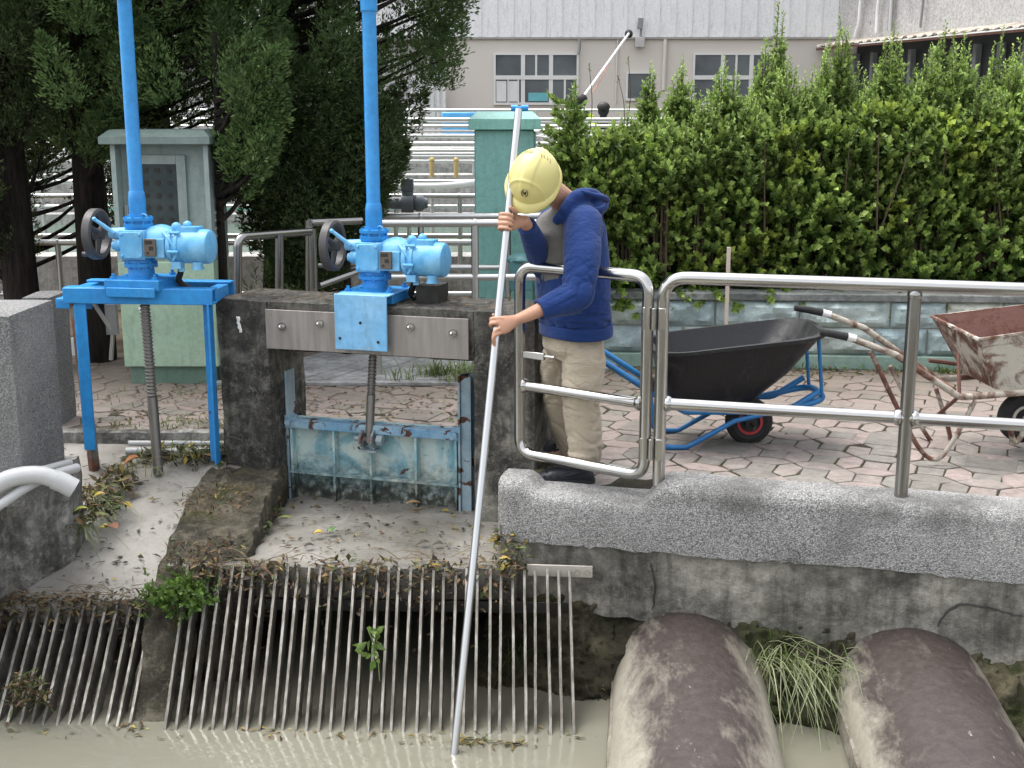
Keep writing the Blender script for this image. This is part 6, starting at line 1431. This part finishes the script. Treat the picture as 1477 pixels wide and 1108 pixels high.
# --- t-shirt, hoodie
K = 302.0
def sec(px, py, Y, hw, g, ar=.80): 
    b = hw/K; gx, lx = abs(math.cos(g)), abs(math.sin(g)); bb = b / math.sqrt((ar*gx)**2 + lx**2); return (at(px, py, Y), bb*ar, bb, g)
m = MB(); ell(m, [sec(825, 440, 5.96, 40, GF), sec(817, 400, 5.95, 43, GF), sec(807, 360, 5.92, 37, GF), sec(802, 335, 5.90, 34, GF), sec(806, 312, 5.90, 26, GF), sec(820, 296, 5.92, 18, GF)])
remeshed(m, 't_shirt', TEEM, body, .009, 4, .5, [(.012, .07)])
m = MB(); ell(m, [sec(831, 479, 5.965, 47, GP), sec(830, 468, 5.965, 50, GP), sec(828, 455, 5.965, 53, GP), sec(826, 420, 5.96, 53, R(200)), sec(825, 385, 5.955, 51, GF), sec(826, 350, 5.95, 48, GF), sec(827, 325, 5.94, 44, GF), sec(829, 305, 5.935, 35, GF), sec(828, 292, 5.94, 26, GF)])
limb(m, [Ls + V((.01, .02, .0)), Ls.lerp(Le, .5) + V((.008, -.02, 0)), Le + V((0, 0, .0))], [.092, .086, .076]); Lc = Le.lerp(Lw, .50)
limb(m, [Le, Le.lerp(Lw, .28) + V((0, 0, -.004)), Lc], [.076, .068, .054])
limb(m, [Rs, Rs.lerp(Re, .5), Re], [.088, .08, .07]); Rc = Re.lerp(Rw, .80); limb(m, [Re, Re.lerp(Rw, .5), Rc], [.07, .06, .046])
# shoulder yoke
limb(m, [Ls + V((0, .02, .01)), at(827, 303, 5.93), Rs], [.08, .085, .08])
# folds piled at the elbow and waist
for (px, py, Y, r) in [(815, 432, 5.53, .052), (826, 440, 5.56, .05), (800, 441, 5.51, .05)]: m.ball(at(px, py, Y), r)
# hood: thick rolled ring round the neck, sagging back
ring = [at(800, 322, 5.79), at(814, 303, 5.77), at(829, 284, 5.80), at(848, 279, 5.85), at(864, 288, 5.93), at(866, 299, 6.02), at(846, 298, 6.10), at(815, 302, 6.09), at(795, 315, 6.02)]
m.tube(spline(ring, 6), [.022, .03, .033, .032, .036, .034, .034, .03, .022], 14)
for (px, py, Y, rx, ry, rz) in [(846, 298, 5.95, .07, .11, .045), (858, 300, 5.92, .055, .08, .05), (838, 302, 5.88, .07, .07, .05)]: m.ball(at(px, py, Y), (rx, ry, rz))
hd = remeshed(m, 'hoodie', HOODM, body, .006, 9, .6, hoodie_fold)
# ribbed cuffs and hem, kangaroo pocket edge, zip edge
def cuff(c, ax, r, L, n): 
    mm = MB(); ax = V(ax).normalized(); prof = [(r*.86, -L*.5)] + [(r*(1 + .018*(-1)**k), -L*.5 + L*(k+.5)/9) for k in range(9)] + [(r*.84, L*.5), (r*.78, L*.4)]; mm.lathe(prof, c, ax, 28); return mm.build(n, HOODM, hd, 60)
cuff(Lc + (Lw-Le).normalized()*.018, Lw - Le, .050, .05, 'cuff'); cuff(Rc + (Rw-Re).normalized()*.02, Rw - Re, .044, .05, 'cuff')
mm = MB(); rs = []
for k in range(9):
    z = k/8; c, a, b, g = sec(830.5, 482 - 17*z, 5.965, 50.5 + (.9 if k in (0, 8) else 1.5), GP); fd = V((math.cos(g), math.sin(g), 0)); ld = V((-fd.y, fd.x, 0)); rs.append([c + fd*a*math.copysign(abs(math.cos(t))**.85, math.cos(t)) + ld*b*math.copysign(abs(math.sin(t))**.85, math.sin(t)) + V((0, 0, .004*math.sin(t*3))) for t in np.linspace(0, 2*math.pi, 65)[:-1]])
mm.rings(rs, True, False); hb = mm.build('hem_band', HOODM, hd, 60); sd = hb.modifiers.new('t', 'SOLIDIFY'); sd.thickness = .012
# hood opening edge
mm = MB(); mm.tube(spline([at(838, 276, 5.80), at(856, 281, 5.80), at(872, 285, 5.84), at(876, 289, 5.93), at(868, 291, 6.0)], 6), [.008, .011, .012, .012, .008], 10); mm.tube(spline([at(838, 300, 5.795), at(856, 303, 5.81), at(870, 300, 5.85), at(876, 290, 5.92)], 6), [.010, .014, .014, .01], 10); mm.build('hood_edge', HOODM, hd, 60)

# --- trousers
m = MB(); ell(m, [sec(831, 455, 5.965, 36, GP), sec(830, 470, 5.965, 41, GP), sec(829, 485, 5.965, 45, GP), sec(828, 500, 5.96, 45, GP), sec(828, 514, 5.96, 38, GP)])
limb(m, [at(842, 512, 5.87), at(842, 522, 5.86), at(841, 540, 5.855), at(839, 565, 5.84), at(840, 600, 5.845), at(842, 632, 5.845), at(844, 655, 5.845)], [.108, .108, .105, .099, .093, .086, .083], 24)
limb(m, [at(808, 512, 6.08), at(806, 524, 6.09), at(804, 545, 6.11), at(809, 580, 6.15), at(815, 612, 6.20), at(821, 640, 6.235)], [.098, .098, .094, .088, .08, .076], 24)
# bunched hem rolls
for (px, py, Y, r) in [(846, 640, 5.84, .086), (840, 655, 5.83, .082), (846, 622, 5.845, .083), (822, 628, 6.22, .08)]: m.ball(at(px, py, Y), (r, r, r*.42))
tr = remeshed(m, 'trousers', TROUM, body, .006, 7, .6, trouser_fold)
mm = MB(); mm.tube(spline([at(864, 478, 5.80), at(869, 492, 5.80), at(869, 512, 5.795)], 5), .004, 6); mm.build('pocket_edge', TROUM, tr)
# --- shoes (rubber clogs with vent holes)
def clog(c, ang, L):
    fd = V((math.cos(ang), math.sin(ang), 0)); ld = V((-fd.y, fd.x, 0)); c = V(c)
    def S(x, y, z): return c + fd*x + ld*y + V((0, 0, z))
    m = MB(); rs = []
    for t, wd, h, b in [(-.5, .012, .03, .012), (-.485, .03, .055, .004), (-.42, .041, .075, .0), (-.3, .044, .082, 0), (-.15, .046, .086, 0), (0, .049, .088, 0), (.15, .053, .080, 0), (.3, .053, .066, .0), (.42, .044, .05, .004), (.48, .028, .036, .01), (.5, .010, .026, .014)]:
        r_ = []
        for j in range(20):
            a = 2*math.pi*j/20; y, z = math.cos(a), math.sin(a); r_.append(S(t*L, wd*math.copysign(abs(y)**.7, y), b + (h-b)*.5 + (h-b)*.5*math.copysign(abs(z)**.6, z)))
        rs.append(r_)
    m.rings(rs); o = m.build('shoe', SHOEM, body, 50); sb = o.modifiers.new('s', 'SUBSURF'); sb.levels = sb.render_levels = 1
    m = MB(); rs = []
    for z, k in [(-.002, .97), (.0, 1.03), (.02, 1.04), (.024, 1.0)]: rs.append([S(L*.5*k*math.copysign(abs(math.cos(a))**.8, math.cos(a)), (.053*k if math.cos(a) > -.2 else .046*k)*math.copysign(abs(math.sin(a))**.7, math.sin(a)), z) for a in np.linspace(0, 2*math.pi, 49)[:-1]])
    m.rings(rs); m.build('sole', plain('dark_sole', (.022, .023, .027), .8), o, 40)
    m = MB()
    for x, y in [(.04, .05), (.075, .048), (.105, .043), (.06, .03), (.095, .024)]:
        for s in (-1, 1): q = S(x, s*y*.98, .045 if y > .04 else .068); m.ball(q, (.0065, .0065, .006), 8, 5)
    m.build('vent_holes', plain('hole_black', (.003, .003, .003), .9), o)
    m = MB(); m.tube(spline([S(.0, -.051, .05), S(-.09, -.05, .07), S(-.142, 0, .085), S(-.09, .05, .07), S(0, .051, .05)], 6), .008, 8); m.build('strap', SHOEM, o)
clog((at(815, 695, 5.83).x, 5.825, -.06), R(184), .285); clog((at(796, 660, 6.27).x, 6.27, -.06), R(186), .275)
